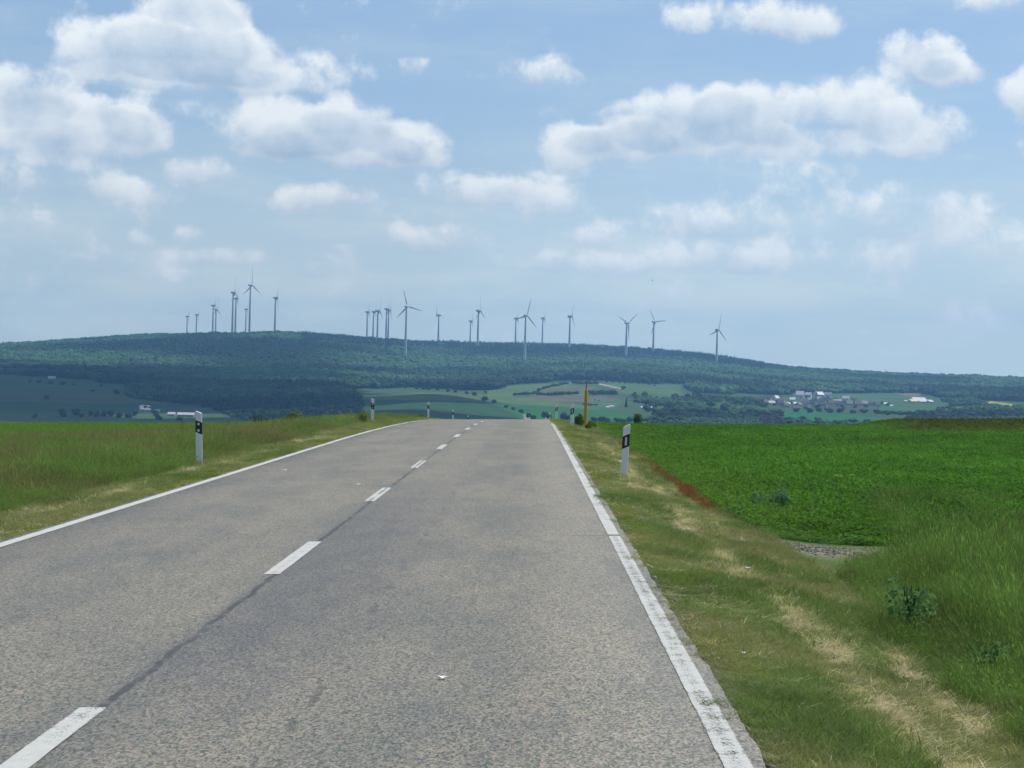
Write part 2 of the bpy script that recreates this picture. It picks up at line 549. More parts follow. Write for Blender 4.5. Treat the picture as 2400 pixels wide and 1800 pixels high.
def build_ground():
    a_f = np.radians(np.linspace(-15, 15, 700))
    side = np.radians(np.linspace(15, 345, 190))[1:-1]
    az = np.concatenate([a_f, side])
    rr = np.concatenate([[.4, 1.2, 2.2], np.geomspace(3.2, 170, 130), np.geomspace(178, 1500, 36)[:-1], np.geomspace(1500, 6000, 210)[:-1], np.geomspace(6000, 8800, 12)])
    A, R = np.meshgrid(az, rr, indexing='ij')
    X, Y = R * np.sin(A), R * np.cos(A)
    Z = terrain(X, Y)
    na, nr = len(az), len(rr)
    verts = np.stack([X, Y, Z], -1).reshape(-1, 3)
    i = np.arange(na)[:, None]
    j = np.arange(nr - 1)[None, :]
    i2 = (i + 1) % na
    f = np.stack([i * nr + j, i * nr + j + 1, i2 * nr + j + 1, i2 * nr + j], -1).reshape(-1, 4)
    ctr = np.array([[0, 0, float(terrain(0, 0))]])
    verts = np.concatenate([verts, ctr])
    # cover colour
    x, y, z = verts[:, 0], verts[:, 1], verts[:, 2]
    r = np.hypot(x, y)
    dx, dy = project(x, y, z)
    front = (y > 0) & (r > 1300)
    col = np.tile(np.array([[.052, .095, .036]]), (len(x), 1))
    far_n = N3(x / 420, y / 420, 2)[:, None]
    col = col * (.75 + .5 * far_n)
    for cc, poly in FIELDS:
        mk = front & in_poly(dx, dy, poly)
        col[mk] = np.array(cc)[None] * (.8 + .4 * N1(x[mk] / 35, y[mk] / 90, 3))[:, None]
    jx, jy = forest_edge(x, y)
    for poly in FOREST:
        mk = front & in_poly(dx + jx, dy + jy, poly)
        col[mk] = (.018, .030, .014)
    near = r < 700
    v = N1(x * 1.3, y * 1.3, 3)
    nc = np.tile(np.array([[.070, .105, .034]]), (len(x), 1)) * (.7 + .6 * v)[:, None]
    d_ = dry(x, y)[:, None]
    nc = nc * (1 - d_) + np.array([[.30, .26, .17]]) * d_
    tk = (track(x, y) * (x < 6))[:, None]
    nc = nc * (1 - tk) + np.array([[.25, .22, .175]]) * tk
    crop = (sstep(x, 2.9, 3.3) * (y > 31))[:, None]
    nc = nc * (1 - crop) + np.array([[.022, .075, .014]]) * crop
    soil = (np.exp(-((x - 1.1) / .13) ** 2) + np.exp(-((x + 5.2) / .12) ** 2))[:, None].clip(0, 1) * .8
    nc = nc * (1 - soil) + np.array([[.085, .080, .040]]) * soil
    col[near] = nc[near]
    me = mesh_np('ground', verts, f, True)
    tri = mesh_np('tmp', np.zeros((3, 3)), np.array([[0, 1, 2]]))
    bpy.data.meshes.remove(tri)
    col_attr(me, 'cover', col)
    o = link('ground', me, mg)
    tag(o, 'rolling farmland with fields falling to a valley and rising to the wooded hill', 'ground', kind='structure')


build_ground()

# ------------------------------------------------------------------ road
mr, nb = new_mat('asphalt')
t = nb.new('ShaderNodeTexCoord')
ob = t.outputs['Object']
sx = nb.new('ShaderNodeSeparateXYZ')
nb.l.new(ob, sx.inputs[0])
vor = nb.new('ShaderNodeTexVoronoi')
obs = nb.vmath('MULTIPLY', ob, (1, .30, 1))
nb.l.new(obs, vor.inputs['Vector'])
vor.inputs['Scale'].default_value = 105
cellr = nb.new('ShaderNodeSeparateColor')
nb.l.new(vor.outputs['Color'], cellr.inputs[0])
fine = nb.noise(obs, 60, 4, .75)
stretchv = nb.vmath('MULTIPLY', ob, (1.0, .22, 1.0))
big = nb.noise(stretchv, .9, 5, .6)
mid = nb.noise(stretchv, 3.2, 4, .6)
spk = nb.math('ADD', nb.math('MULTIPLY', cellr.outputs[0], .75), nb.math('MULTIPLY', fine, .55))
base = nb.mix(nb.ramp(big, .36, .64), (.118, .117, .096), (.168, .153, .117))
# wheel paths are browner and polished, the strip by the joint and the outer edge greyer
lane = nb.math('PINGPONG', nb.math('ADD', sx.outputs[0], 2.03), 2.9)
path = nb.math('MULTIPLY', nb.ramp(nb.math('ABSOLUTE', nb.math('SUBTRACT', nb.math('PINGPONG', nb.math('SUBTRACT', lane, .62), .86), .0)), .18, .5, 1, 0), .45)
base = nb.mix(path, base, (.174, .158, .121))
dark = nb.math('MULTIPLY', nb.ramp(mid, .50, .72), .55)
base = nb.mix(dark, base, (.096, .095, .087))
# dark patch right of the joint
px = nb.math('MULTIPLY', nb.ramp(sx.outputs[0], -2.12, -2.0), nb.ramp(sx.outputs[0], -1.5, -.7, 1, 0))
py = nb.math('MULTIPLY', nb.ramp(sx.outputs[1], 9, 15), nb.ramp(sx.outputs[1], 24, 40, 1, 0))
base = nb.mix(nb.math('MULTIPLY', nb.math('MULTIPLY', px, py), nb.ramp(mid, .3, .6, .55, .95)), base, (.090, .089, .083))
# longitudinal joint, wandering, and one cross crack on the right
wob = nb.math('MULTIPLY', nb.math('SUBTRACT', nb.noise(nb.vmath('MULTIPLY', ob, (0, 1, 0)), 1.1, 6, .7), .5), .16)
jd = nb.math('ABSOLUTE', nb.math('ADD', nb.math('ADD', sx.outputs[0], 2.00), wob))
jw = nb.ramp(jd, .012, .034, 1, 0)
jw = nb.math('MULTIPLY', jw, nb.ramp(nb.noise(ob, 2.3, 5, .7), .36, .52))
cd = nb.math('ABSOLUTE', nb.math('ADD', nb.math('SUBTRACT', sx.outputs[1], 24.75), nb.math('MULTIPLY', wob, .4)))
cw = nb.math('MULTIPLY', nb.ramp(cd, .012, .05, 1, 0), nb.ramp(sx.outputs[0], .2, .6))
c2 = nb.math('ABSOLUTE', nb.math('ADD', nb.math('ADD', sx.outputs[0], 1.02), nb.math('MULTIPLY', wob, 2.2)))
c2w = nb.math('MULTIPLY', nb.ramp(c2, .01, .035, 1, 0), nb.math('MULTIPLY', nb.ramp(nb.noise(ob, 1.1, 4, .6), .52, .62), .6))
crack = nb.math('MAXIMUM', nb.math('MAXIMUM', jw, cw), c2w)
cc = nb.new('ShaderNodeMix', data_type='RGBA', blend_type='MULTIPLY')
cc.inputs[0].default_value = 1
nb.l.new(base, cc.inputs[6])
sg = nb.vmath('MULTIPLY_ADD', nb.vmath('ADD', vor.outputs['Color'], (0, 0, 0)), (.30, .30, .30), (-.02, -.02, -.02))
sgv = nb.new('ShaderNodeCombineXYZ')
for i in range(3):
    nb.l.new(nb.math('MULTIPLY_ADD', spk, 1.8, -.2), sgv.inputs[i])
nb.l.new(nb.vmath('ADD', sg, sgv.outputs[0]), cc.inputs[7])
fin = nb.mix(nb.math('MULTIPLY', crack, .88), cc.outputs[2], (.035, .034, .033))
hgt = nb.math('SUBTRACT', spk, nb.math('MULTIPLY', crack, 1.5))
finish(nb, principled(nb, fin, .62, .5, bump(nb, hgt, .55, .006)))


def road_z(x, y):
    return zroad(y) + CROSS * np.asarray(x, float)


def ribbon(name, x0, x1, ys, dz, jit=0.0, seed=1, nx=1, xfun=None):
    rg = np.random.default_rng(seed)
    ys = np.asarray(ys, float)
    n = len(ys)
    cols = []
    for k in range(nx + 1):
        f = k / nx
        xx = np.full(n, x0 + (x1 - x0) * f)
        if jit and k in (0, nx):
            xx = xx + (N2(ys * 3.1 + seed * 9, ys * 0 + k * 7, 3) - .5) * 2 * jit + rg.normal(0, jit * .25, n)
        cols.append(xx)
    X = np.array(cols)
    Y = np.tile(ys, (nx + 1, 1))
    Z = road_z(X, Y) + dz
    v = np.stack([X, Y, Z], -1).reshape(-1, 3)
    f = []
    for k in range(nx):
        a = np.arange(n - 1)
        f.append(np.stack([k * n + a, (k + 1) * n + a, (k + 1) * n + a + 1, k * n + a + 1], -1))
    return v, np.concatenate(f)


def build_road():
    ys = np.concatenate([np.arange(-60, 2, 2.0), np.arange(2, 60, .12), np.arange(60, 200, .5), np.arange(200, 520, 5.0)])
    v, f = ribbon('road', RX0, RX1, ys, 0, .02, 4, 6)
    n = len(ys)
    lo = v.copy()[:n]; lo[:, 2] -= .12; lo[:, 0] -= .05
    hi = v.copy()[6 * n:]; hi[:, 2] -= .12; hi[:, 0] += .05
    base = len(v)
    v = np.concatenate([v, lo, hi])
    a = np.arange(n - 1)
    f = np.concatenate([f, np.stack([base + a, a, a + 1, base + a + 1], -1),
                        np.stack([6 * n + a, base + n + a, base + n + a + 1, 6 * n + a + 1], -1)])
    o = link('road', mesh_np('road', v, f), mr)
    tag(o, 'worn grey country road running straight over a crest', 'road', kind='structure')
    return o


road = build_road()

# worn white paint: the asphalt shows where it has gone
mp, nb = new_mat('road_paint')
t = nb.new('ShaderNodeTexCoord')
ob = t.outputs['Object']
uvc = attr(nb, 'across')                       # -1..1 across the mark, second channel: wear of this mark
sc_ = nb.new('ShaderNodeSeparateColor')
nb.l.new(uvc.outputs['Color'], sc_.inputs[0])
nf = nb.noise(nb.vmath('MULTIPLY', ob, (1, .5, 1)), 95, 4, .75)
nm = nb.noise(ob, 6, 4, .6)
edge = nb.ramp(nb.math('ABSOLUTE', sc_.outputs[0]), .8, 1.0, 0, .07)
mid_ = nb.math('MULTIPLY', nb.ramp(nb.math('ABSOLUTE', sc_.outputs[0]), .15, .65, 1, 0), sc_.outputs[2])
wear = nb.math('ADD', nb.math('ADD', nb.math('MULTIPLY', nf, .8), nb.math('MULTIPLY', nm, .35)), nb.math('ADD', edge, nb.math('ADD', nb.math('MULTIPLY', mid_, .5), nb.math('MULTIPLY', sc_.outputs[1], .35))))
wear = nb.math('ADD', wear, nb.math('MULTIPLY', nb.math('SUBTRACT', nb.noise(ob, .7, 3, .6), .5), .3))
gone = nb.ramp(wear, .72, .86)
pc = nb.mix(nb.noise(ob, 14, 5, .65), (.36, .37, .355), (.55, .56, .535))
mx = nb.new('ShaderNodeMixShader')
tr = nb.new('ShaderNodeBsdfTransparent')
nb.l.new(gone, mx.inputs[0])
nb.l.new(principled(nb, pc, .75, .3, bump(nb, nf, .3, .004)), mx.inputs[1])
nb.l.new(tr.outputs[0], mx.inputs[2])
finish(nb, mx.outputs[0])


def paint(name, x0, x1, ys, seed, wear, midwear):
    v, f = ribbon(name, x0, x1, ys, .004, .003, seed, 4)
    me = mesh_np(name, v, f)
    n = len(ys)
    ac = np.repeat(np.linspace(-1, 1, 5), n)
    col_attr(me, 'across', np.stack([ac, np.full(5 * n, wear), np.full(5 * n, midwear)], -1))
    o = link(name, me, mp, road)
    return o


ed = np.concatenate([np.arange(-40, 2, 2.0), np.arange(2, 24.70, .1)])
ed2 = np.concatenate([np.arange(24.80, 70, .15), np.arange(70, 180, .6), np.arange(180, 500, 6.0)])
edl = np.concatenate([np.arange(-40, 2, 2.0), np.arange(2, 70, .15), np.arange(70, 180, .6), np.arange(180, 500, 6.0)])
paint('edge_line', .812, .928, ed, 21, .30, .12)
paint('edge_line', .812, .928, ed2, 22, .22, .05)
paint('edge_line', -5.01, -4.88, edl, 23, .05, 0)
# dash k starts where the photograph shows it
d0 = 19.72
for k_ in range(-3, 22):
    y0 = d0 + 12 * k_ + rng.normal(0, .1)
    mw = {1: .30, 2: .34, 3: .2}.get(k_, .1)
    paint('centre_dash', RXC - .065, RXC + .065, np.linspace(y0, y0 + 4.0, 30), 40 + k_, .12 + .08 * rng.random(), mw)

# ------------------------------------------------------------------ instancing of uncountable plants
def proto_collection(name, objs):
    col = bpy.data.collections.new(name)
    for o in objs:
        col.objects.link(o)
    return col


def scatter(name, pts, rot, scl, idx, tint, protos, label, cat):
    me = bpy.data.meshes.new(name)
    n = len(pts)
    me.vertices.add(n)
    me.vertices.foreach_set('co', np.asarray(pts, np.float32).ravel())
    for an, ty, dat, key in (('rot', 'FLOAT_VECTOR', rot, 'vector'), ('scl', 'FLOAT_VECTOR', scl, 'vector')):
        a = me.attributes.new(an, ty, 'POINT')
        a.data.foreach_set(key, np.asarray(dat, np.float32).ravel())
    a = me.attributes.new('idx', 'INT', 'POINT')
    a.data.foreach_set('value', np.asarray(idx, np.int32))
    col_attr(me, 'tint', tint)
    o = link(name, me)
    col = proto_collection(name + '_kinds', protos)
    ng = bpy.data.node_groups.new(name + '_scatter', 'GeometryNodeTree')
    ng.interface.new_socket('Geometry', in_out='INPUT', socket_type='NodeSocketGeometry')
    ng.interface.new_socket('Geometry', in_out='OUTPUT', socket_type='NodeSocketGeometry')
    N = ng.nodes
    gi, go = N.new('NodeGroupInput'), N.new('NodeGroupOutput')
    ip = N.new('GeometryNodeInstanceOnPoints')
    ci = N.new('GeometryNodeCollectionInfo')
    ci.inputs['Collection'].default_value = col
    ci.inputs['Separate Children'].default_value = True
    ci.inputs['Reset Children'].default_value = True
    ip.inputs['Pick Instance'].default_value = True

    def named(an, ty):
        q = N.new('GeometryNodeInputNamedAttribute')
        q.data_type = ty
        q.inputs['Name'].default_value = an
        return q.outputs[0]
    e2r = N.new('FunctionNodeEulerToRotation')
    ng.links.new(named('rot', 'FLOAT_VECTOR'), e2r.inputs[0])
    L = ng.links
    L.new(gi.outputs[0], ip.inputs['Points'])
    L.new(ci.outputs[0], ip.inputs['Instance'])
    L.new(named('idx', 'INT'), ip.inputs['Instance Index'])
    L.new(e2r.outputs[0], ip.inputs['Rotation'])
    L.new(named('scl', 'FLOAT_VECTOR'), ip.inputs['Scale'])
    L.new(ip.outputs[0], go.inputs[0])
    md = o.modifiers.new('scatter', 'NODES')
    md.node_group = ng
    tag(o, label, cat, kind='stuff')
    return o


def leaf_material(name, transl=.35, rough=.55, spec=.25, var=.35):
    m, nb = new_mat(name)
    tint = attr(nb, 'tint', 'INSTANCER').outputs['Color']
    bv = attr(nb, 'bv').outputs['Fac']
    k = nb.math('MULTIPLY_ADD', bv, 2 * var, 1 - var)
    kk = nb.new('ShaderNodeCombineXYZ')
    for i in range(3):
        nb.l.new(k, kk.inputs[i])
    c = nb.vmath('MULTIPLY', tint, kk.outputs[0])
    p = principled(nb, c, rough, spec)
    tl = nb.new('ShaderNodeBsdfTranslucent')
    nb.l.new(nb.vmath('MULTIPLY', c, (1.15, 1.25, .7)), tl.inputs[0])
    mx = nb.new('ShaderNodeMixShader')
    mx.inputs[0].default_value = transl
    nb.l.new(p, mx.inputs[1])
    nb.l.new(tl.outputs[0], mx.inputs[2])
    finish(nb, mx.outputs[0])
    return m


M_GRASS = leaf_material('grass_blade', .4, .7, .1)
M_CROP = leaf_material('crop_leaf', .42, .75, .08)
M_TREE = leaf_material('tree_leaf', .18, .7, .1, .35)


def blades(name, n, rad, h0, h1, wid, lean, seed, heads=0.0, mat=None):
    rg = np.random.default_rng(seed)
    V, F, B = [], [], []
    for i in range(n):
        a, q = rg.random() * 2 * PI, rad * math.sqrt(rg.random())
        bx, by = q * math.cos(a), q * math.sin(a)
        h = h0 + (h1 - h0) * rg.random()
        az = rg.random() * 2 * PI
        ln = h * lean * (.3 + rg.random())
        ox, oy = math.cos(az), math.sin(az)
        wx, wy = -oy, ox
        tw = rg.random() * 2 * PI
        wx, wy = math.cos(tw), math.sin(tw)
        w = wid * (.6 + .8 * rg.random()) / 2
        b = len(V)
        hz = h * max(.25, 1 - .35 * lean * rg.random())
        m_ = .55
        V += [(bx - wx * w, by - wy * w, 0), (bx + wx * w, by + wy * w, 0),
              (bx + ox * ln * .3 - wx * w * .8, by + oy * ln * .3 - wy * w * .8, hz * m_), (bx + ox * ln * .3 + wx * w * .8, by + oy * ln * .3 + wy * w * .8, hz * m_),
              (bx + ox * ln, by + oy * ln, hz)]
        F += [(b, b + 1, b + 3), (b, b + 3, b + 2), (b + 2, b + 3, b + 4)]
        r = rg.random()
        B += [r * .8] * 4 + [min(1, r + .15)]
        if rg.random() < heads:
            b = len(V)
            x, y, z = bx + ox * ln, by + oy * ln, hz
            hw, hl = .002 + .003 * rg.random(), .04 + .05 * rg.random()
            V += [(x, y, z - hl * .3), (x - wx * hw, y - wy * hw, z + hl * .3), (x + wx * hw, y + wy * hw, z + hl * .3), (x + ox * hl * .3, y + oy * hl * .3, z + hl)]
            F += [(b, b + 2, b + 1), (b + 1, b + 2, b + 3)]
            B += [.8] * 4
    me = mesh_np(name, V, F)
    at = me.attributes.new('bv', 'FLOAT', 'POINT')
    at.data.foreach_set('value', np.array(B, np.float32))
    me.materials.append(mat or M_GRASS)
    return bpy.data.objects.new(name, me)


def leafy(name, n, rad, h, leaf, seed, mat=None, up=.6):
    """low broad-leaved plant: leaf quads through a dome"""
    rg = np.random.default_rng(seed)
    V, F, B = [], [], []
    for i in range(n):
        a, q = rg.random() * 2 * PI, rad * math.sqrt(rg.random())
        z = h * (1 - .5 * (q / rad) ** 2) * (.15 + .85 * rg.random() ** .6)
        c = np.array([q * math.cos(a), q * math.sin(a), z])
        nrm = rg.normal(size=3); nrm[2] = abs(nrm[2]) + up; nrm /= np.linalg.norm(nrm)
        t1 = np.cross(nrm, rg.normal(size=3)); t1 /= np.linalg.norm(t1)
        t2 = np.cross(nrm, t1)
        s = leaf * (.5 + rg.random())
        b = len(V)
        V += [c - t1 * s * .5, c + t2 * s * .28, c + t1 * s * .5 - nrm * s * .12, c - t2 * s * .28]
        F += [(b, b + 1, b + 2), (b, b + 2, b + 3)]
        B += [rg.random()] * 4
    me = mesh_np(name, V, F)
    at = me.attributes.new('bv', 'FLOAT', 'POINT')
    at.data.foreach_set('value', np.array(B, np.float32))
    me.materials.append(mat or M_CROP)
    return bpy.data.objects.new(name, me)


# ------------------------------------------------------------------ far trees: crown meshes
def ico(sub):
    import bmesh
    bm = bmesh.new()
    bmesh.ops.create_icosphere(bm, subdivisions=sub, radius=1)
    bm.verts.ensure_lookup_table()
    v = np.array([x.co[:] for x in bm.verts])
    f = np.array([[q.index for q in x.verts] for x in bm.faces])
    bm.free()
    return v, f


ICO2, ICO1 = ico(3), ico(2)


def crown_mesh(name, seed, lobes=7, leaves=260, leafs=.16, conifer=False, mat=None):
    """unit-width crown, base at z=0: uneven lobed mass plus loose leaf clumps round it"""
    rg = np.random.default_rng(seed)
    V, F, B = [], [], []
    nv = 0

    def add(v, f, b):
        nonlocal nv
        V.append(v); F.append(f + nv); B.append(b); nv += len(v)
    if conifer:
        for k in range(7):
            f0 = k / 7
            z0, r0 = .15 + f0 * 1.65, .36 * (1 - f0) + .05
            n = 9
            a = np.arange(n) / n * 2 * PI + rg.random()
            rr = r0 * (.7 + .6 * rg.random(n))
            v = np.concatenate([np.stack([rr * np.cos(a), rr * np.sin(a), np.full(n, z0) - .10 * rg.random(n)], -1), [[0, 0, z0 + .48]]])
            f = np.array([[i, (i + 1) % n, n] for i in range(n)])
            add(v, f, np.full(n + 1, rg.random() * .6 + .1))
    else:
        v0, f0 = ICO1
        for k in range(lobes):
            a = rg.random() * 2 * PI
            q = .34 * math.sqrt(rg.random())
            cz = .22 + .46 * rg.random()
            if k == 0:
                q, cz = 0, .48
            s = .15 + .13 * rg.random() + (.1 if k == 0 else 0)
            nz_ = 1 + .30 * (rg.random(len(v0)) - .5)
            v = v0 * nz_[:, None] * s * np.array([1, 1, .9]) + np.array([q * math.cos(a), q * math.sin(a), cz])
            add(v, f0, np.clip(.25 + .4 * rg.random() + .15 * rg.normal(size=len(v0)), 0, 1))
        if leaves:
            core = np.concatenate(V)
            pick = core[rg.integers(0, len(core), leaves)]
            out = pick - np.array([0, 0, .42])
            out /= np.linalg.norm(out, axis=1)[:, None] + 1e-6
            cpos = pick + out * rg.random((leaves, 1)) * .07
            t1 = rg.normal(size=(leaves, 3)); t1 /= np.linalg.norm(t1, axis=1)[:, None]
            t2 = np.cross(t1, out + .3 * rg.normal(size=(leaves, 3))); t2 /= np.linalg.norm(t2, axis=1)[:, None] + 1e-6
            s = leafs * (.4 + .6 * rg.random((leaves, 1)))
            v = np.stack([cpos - t1 * s * .5, cpos + t2 * s * .4, cpos + t1 * s * .5, cpos - t2 * s * .4], 1).reshape(-1, 3)
            b = np.arange(leaves)[:, None] * 4
            f = np.concatenate([b + np.array([[0, 1, 2]]), b + np.array([[0, 2, 3]])])
            add(v, f, np.repeat(rg.random(leaves), 4))
    me = mesh_np(name, np.concatenate(V), np.concatenate(F), False)
    at = me.attributes.new('bv', 'FLOAT', 'POINT')
    at.data.foreach_set('value', np.concatenate(B).astype(np.float32))
    me.materials.append(mat or M_TREE)
    return me


wood_kinds = [bpy.data.objects.new('wood_kind_%d' % i, crown_mesh('wood_crown', 50 + i, 5, 40, .22)) for i in range(6)]
wood_kinds += [bpy.data.objects.new('wood_kind_%d' % (6 + i), crown_mesh('wood_spire', 70 + i, conifer=True)) for i in range(3)]

SKYLINE = ([0, 150, 300, 330, 430, 550, 640, 740, 900, 1000, 1150, 1280, 1400, 1500, 1600, 1630, 1730, 1770, 1820, 1900, 2000, 2100, 2212],
           [740, 731, 718, 713, 709, 708, 713, 722, 733, 735, 742, 742, 748, 758, 770, 776, 795, 792, 796, 803, 808, 810, 815])
TURBINE_CLEAR = []


def woodland():
    n = 170000
    r = np.sqrt(rng.random(n) * (6000 ** 2 - 1850 ** 2) + 1850 ** 2)
    a = np.radians(-14.5 + 29 * rng.random(n))
    x, y = r * np.sin(a), r * np.cos(a)
    z = terrain(x, y)
    dx, dy = project(x, y, z)
    m = np.zeros(n, bool)
    belts = np.zeros(n, bool)
    jx, jy = forest_edge(x, y)
    for i, poly in enumerate(FOREST):
        q = in_poly(dx + jx, dy + jy, poly)
        m |= q
        if i >= 2:
            belts |= q
    # one tree per cell
    cell = 9.0
    key = np.floor(x / cell).astype(np.int64) * 100003 + np.floor(y / cell).astype(np.int64)
    _, first = np.unique(key, return_index=True)
    u = np.zeros(n, bool)
    u[first] = True
    # leave the backs of the ridges bare of detail: nothing there is in view
    m &= u & (dy < 945)
    x, y, z, dx, dy, r, belts = (q[m] for q in (x, y, z, dx, dy, r, belts))
    n = len(x)
    sky_y = np.interp(dx, *SKYLINE)
    stand = N1(x / 330, y / 420, 3) * .6 + N2(x / 120, y / 170, 2) * .4
    con = stand < .31
    con |= (dx > 650) & (dx < 1650) & (dy - sky_y < 28) & (N3(x / 200, y / 200, 2) < .6)
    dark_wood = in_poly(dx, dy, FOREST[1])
    con = np.where(dark_wood, N3(x / 90, y / 90, 2) < .40, con)
    con &= ~belts
    con &= rng.random(n) < .9
    con |= rng.random(n) < .02
    idx = np.where(con, rng.integers(6, 9, n), rng.integers(0, 6, n))
    w = np.where(con, 8 + 3 * rng.random(n), 11 + 8 * rng.random(n))
    h = np.where(con, 11 + 6 * rng.random(n), 9 + 6 * rng.random(n)) * (.7 + .6 * N3(x / 90, y / 90, 2))
    edge_fade = np.clip((r - 1600) / 1600, .34, 1)
    edge_fade = np.where(belts, edge_fade * .62, edge_fade)
    scl = np.stack([w, w, h / np.where(con, 2.1, 1.0)], -1) * edge_fade[:, None]
    rot = np.stack([np.zeros(n), np.zeros(n), rng.random(n) * 6.28], -1)
    lt = N2(x / 240 + 9, y / 300 + 4, 3)
    lt = sstep(lt, .3, .7)
    g = np.array([[.058, .118, .040]]) * (.28 + 1.15 * lt)[:, None]
    g2 = np.array([[.013, .030, .020]]) * (.7 + .6 * lt)[:, None]
    tint = np.where(con[:, None], g2, g) * (.75 + .5 * rng.random(n))[:, None]
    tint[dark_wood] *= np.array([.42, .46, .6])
    red = in_poly(dx, dy, [(1640, 893), (1698, 893), (1700, 930), (1640, 930)])
    tint[red] = np.array([.055, .035, .03])
    # keep the turbines' feet free
    for (tx, ty, rad) in TURBINE_CLEAR:
        k = np.hypot(x - tx, y - ty) < rad
        scl[k] *= .25
    pts = np.stack([x, y, z - .5], -1)
    print('woodland trees', n)
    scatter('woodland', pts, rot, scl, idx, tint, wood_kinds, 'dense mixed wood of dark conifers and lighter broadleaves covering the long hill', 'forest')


# ------------------------------------------------------------------ wind turbines
M_WHITE = simple('turbine_paint', (.50, .50, .52), .6, .2, .06, .2)
M_RED = simple('turbine_marking', (.55, .45, .45), .5, .3, .05, .2)


def lathe(profile, n=16, axis='z'):
    V, F = [], []
    for (r, h) in profile:
        for k in range(n):
            a = 2 * PI * k / n
            p = (r * math.cos(a), r * math.sin(a), h)
            V.append(p if axis == 'z' else (h, p[0], p[1]))
    for j in range(len(profile) - 1):
        for k in range(n):
            k2 = (k + 1) % n
            F.append((j * n + k, j * n + k2, (j + 1) * n + k2, (j + 1) * n + k))
    return V, F


NAC = mesh_py('nacelle', *lathe([(.05, -6.2), (1.3, -5.9), (2.1, -4.6), (2.7, -2.2), (2.9, 0), (2.8, 2.2), (2.55, 3.0)], 16, 'x'), True)
HUB = mesh_py('hub', *lathe([(2.5, 3.02), (2.45, 4.2), (2.1, 5.6), (1.3, 6.9), (.05, 7.5)], 16, 'x'), True)


def blade_geo():
    V, F = [], []
    secs = [(1.6, 1.5, 1.5), (3.5, 1.5, 1.4), (7, 3.3, .9), (11, 2.9, .65), (18, 2.2, .45), (26, 1.5, .3), (32, 1.0, .2), (34.6, .5, .1), (35.2, .12, .05)]
    for (rr, ch, th) in secs:
        tw = math.radians(24 * (1 - rr / 35) + 3)
        for k in range(8):
            a = 2 * PI * k / 8
            yy, xx = math.cos(a) * ch / 2 + ch * .12, math.sin(a) * th / 2
            V.append((4.6 + xx * math.cos(tw) + yy * math.sin(tw), yy * math.cos(tw) - xx * math.sin(tw), rr))
    for j in range(len(secs) - 1):
        for k in range(8):
            k2 = (k + 1) % 8
            F.append((j * 8 + k, j * 8 + k2, (j + 1) * 8 + k2, (j + 1) * 8 + k))
    F.append(tuple(range(8 * (len(secs) - 1), 8 * len(secs))))
    return V, F


BLADE = mesh_py('blade', *blade_geo(), True)
for me_ in (NAC, HUB, BLADE):
    me_.materials.append(M_WHITE)

# hub x, hub y on the photograph, distance, share of the rotor disc seen (+ rotor right of tower, - left), phase, label
TURB = [
    (407.7, 683.5, 7900, .18, 150, 'small far wind turbine, leftmost of all on the hill'),
    (428.0, 680.0, 7700, .20, 170, 'small far wind turbine, second from the left on the hill'),
    (464.5, 660.2, 6700, .22, 150, 'side-on wind turbine, third from the left, left half of a close pair'),
    (470.0, 668.9, 7000, .55, 8, 'thin wind turbine, fourth from the left, right half of a close pair'),
    (507.9, 632.3, 5850, .36, 2, 'tall wind turbine with upright blade, left of the tallest one'),
    (514.0, 644.8, 6100, .16, 10, 'side-on wind turbine standing just right of a taller one, sixth from the left'),
    (535.0, 668.0, 7600, .16, 160, 'short far wind turbine just left of the tallest turbine'),
    (544.7, 616.3, 5800, .66, 0, 'tallest wind turbine, highest on the hill crest with upright blade'),
    (599.4, 643.4, 6000, .22, 20, 'lone side-on wind turbine, right end of the left cluster'),
    (797.5, 673.9, 6700, .14, 10, 'leftmost wind turbine of the middle cluster of five'),
    (810.7, 673.5, 6700, .22, 18, 'second wind turbine from the left in the middle cluster of five'),
    (820.4, 671.8, 5900, .34, 6, 'third turbine of the middle cluster, pale tower foot in front of the ridge'),
    (839.2, 667.3, 6300, .20, 352, 'fourth wind turbine of the middle cluster, left of a tight pair'),
    (843.4, 670.2, 6600, .30, 25, 'fifth wind turbine of the middle cluster, right of a tight pair'),
    (880.0, 662.0, 5000, .93, 345, 'large wind turbine facing the road, three blades spread wide'),
    (944.0, 680.8, 6000, -.16, 355, 'lone wind turbine with rotor left of its tower, right of the widest-spread one'),
    (1020.0, 693.7, 7200, .16, 12, 'small far wind turbine left of a taller one above the road'),
    (1037.7, 671.4, 5600, .36, 0, 'wind turbine standing above the left half of the road crest'),
    (1118.3, 687.5, 6700, .14, 8, 'side-on wind turbine behind the blade tip of its larger neighbour'),
    (1138.7, 681.6, 4850, .80, 15, 'large wind turbine above the road end, low blades splayed'),
    (1176.2, 687.5, 6800, .16, 10, 'thin wind turbine just right of the large one above the road end'),
    (1235.6, 683.0, 5600, .34, 22, 'wind turbine above the right road verge, third from the right but one'),
    (1357.3, 698.0, 5200, .66, 55, 'wind turbine with blades in a V, third from the right'),
    (1415.6, 695.3, 5700, .66, 325, 'wind turbine second from the right, blade leaning up left'),
    (1553.0, 713.0, 5300, .58, 12, 'rightmost wind turbine, standing alone at the falling end of the ridge')]
TURB[21] = (*TURB[21][:5], 'wind turbine above the orange post, fourth from the right')


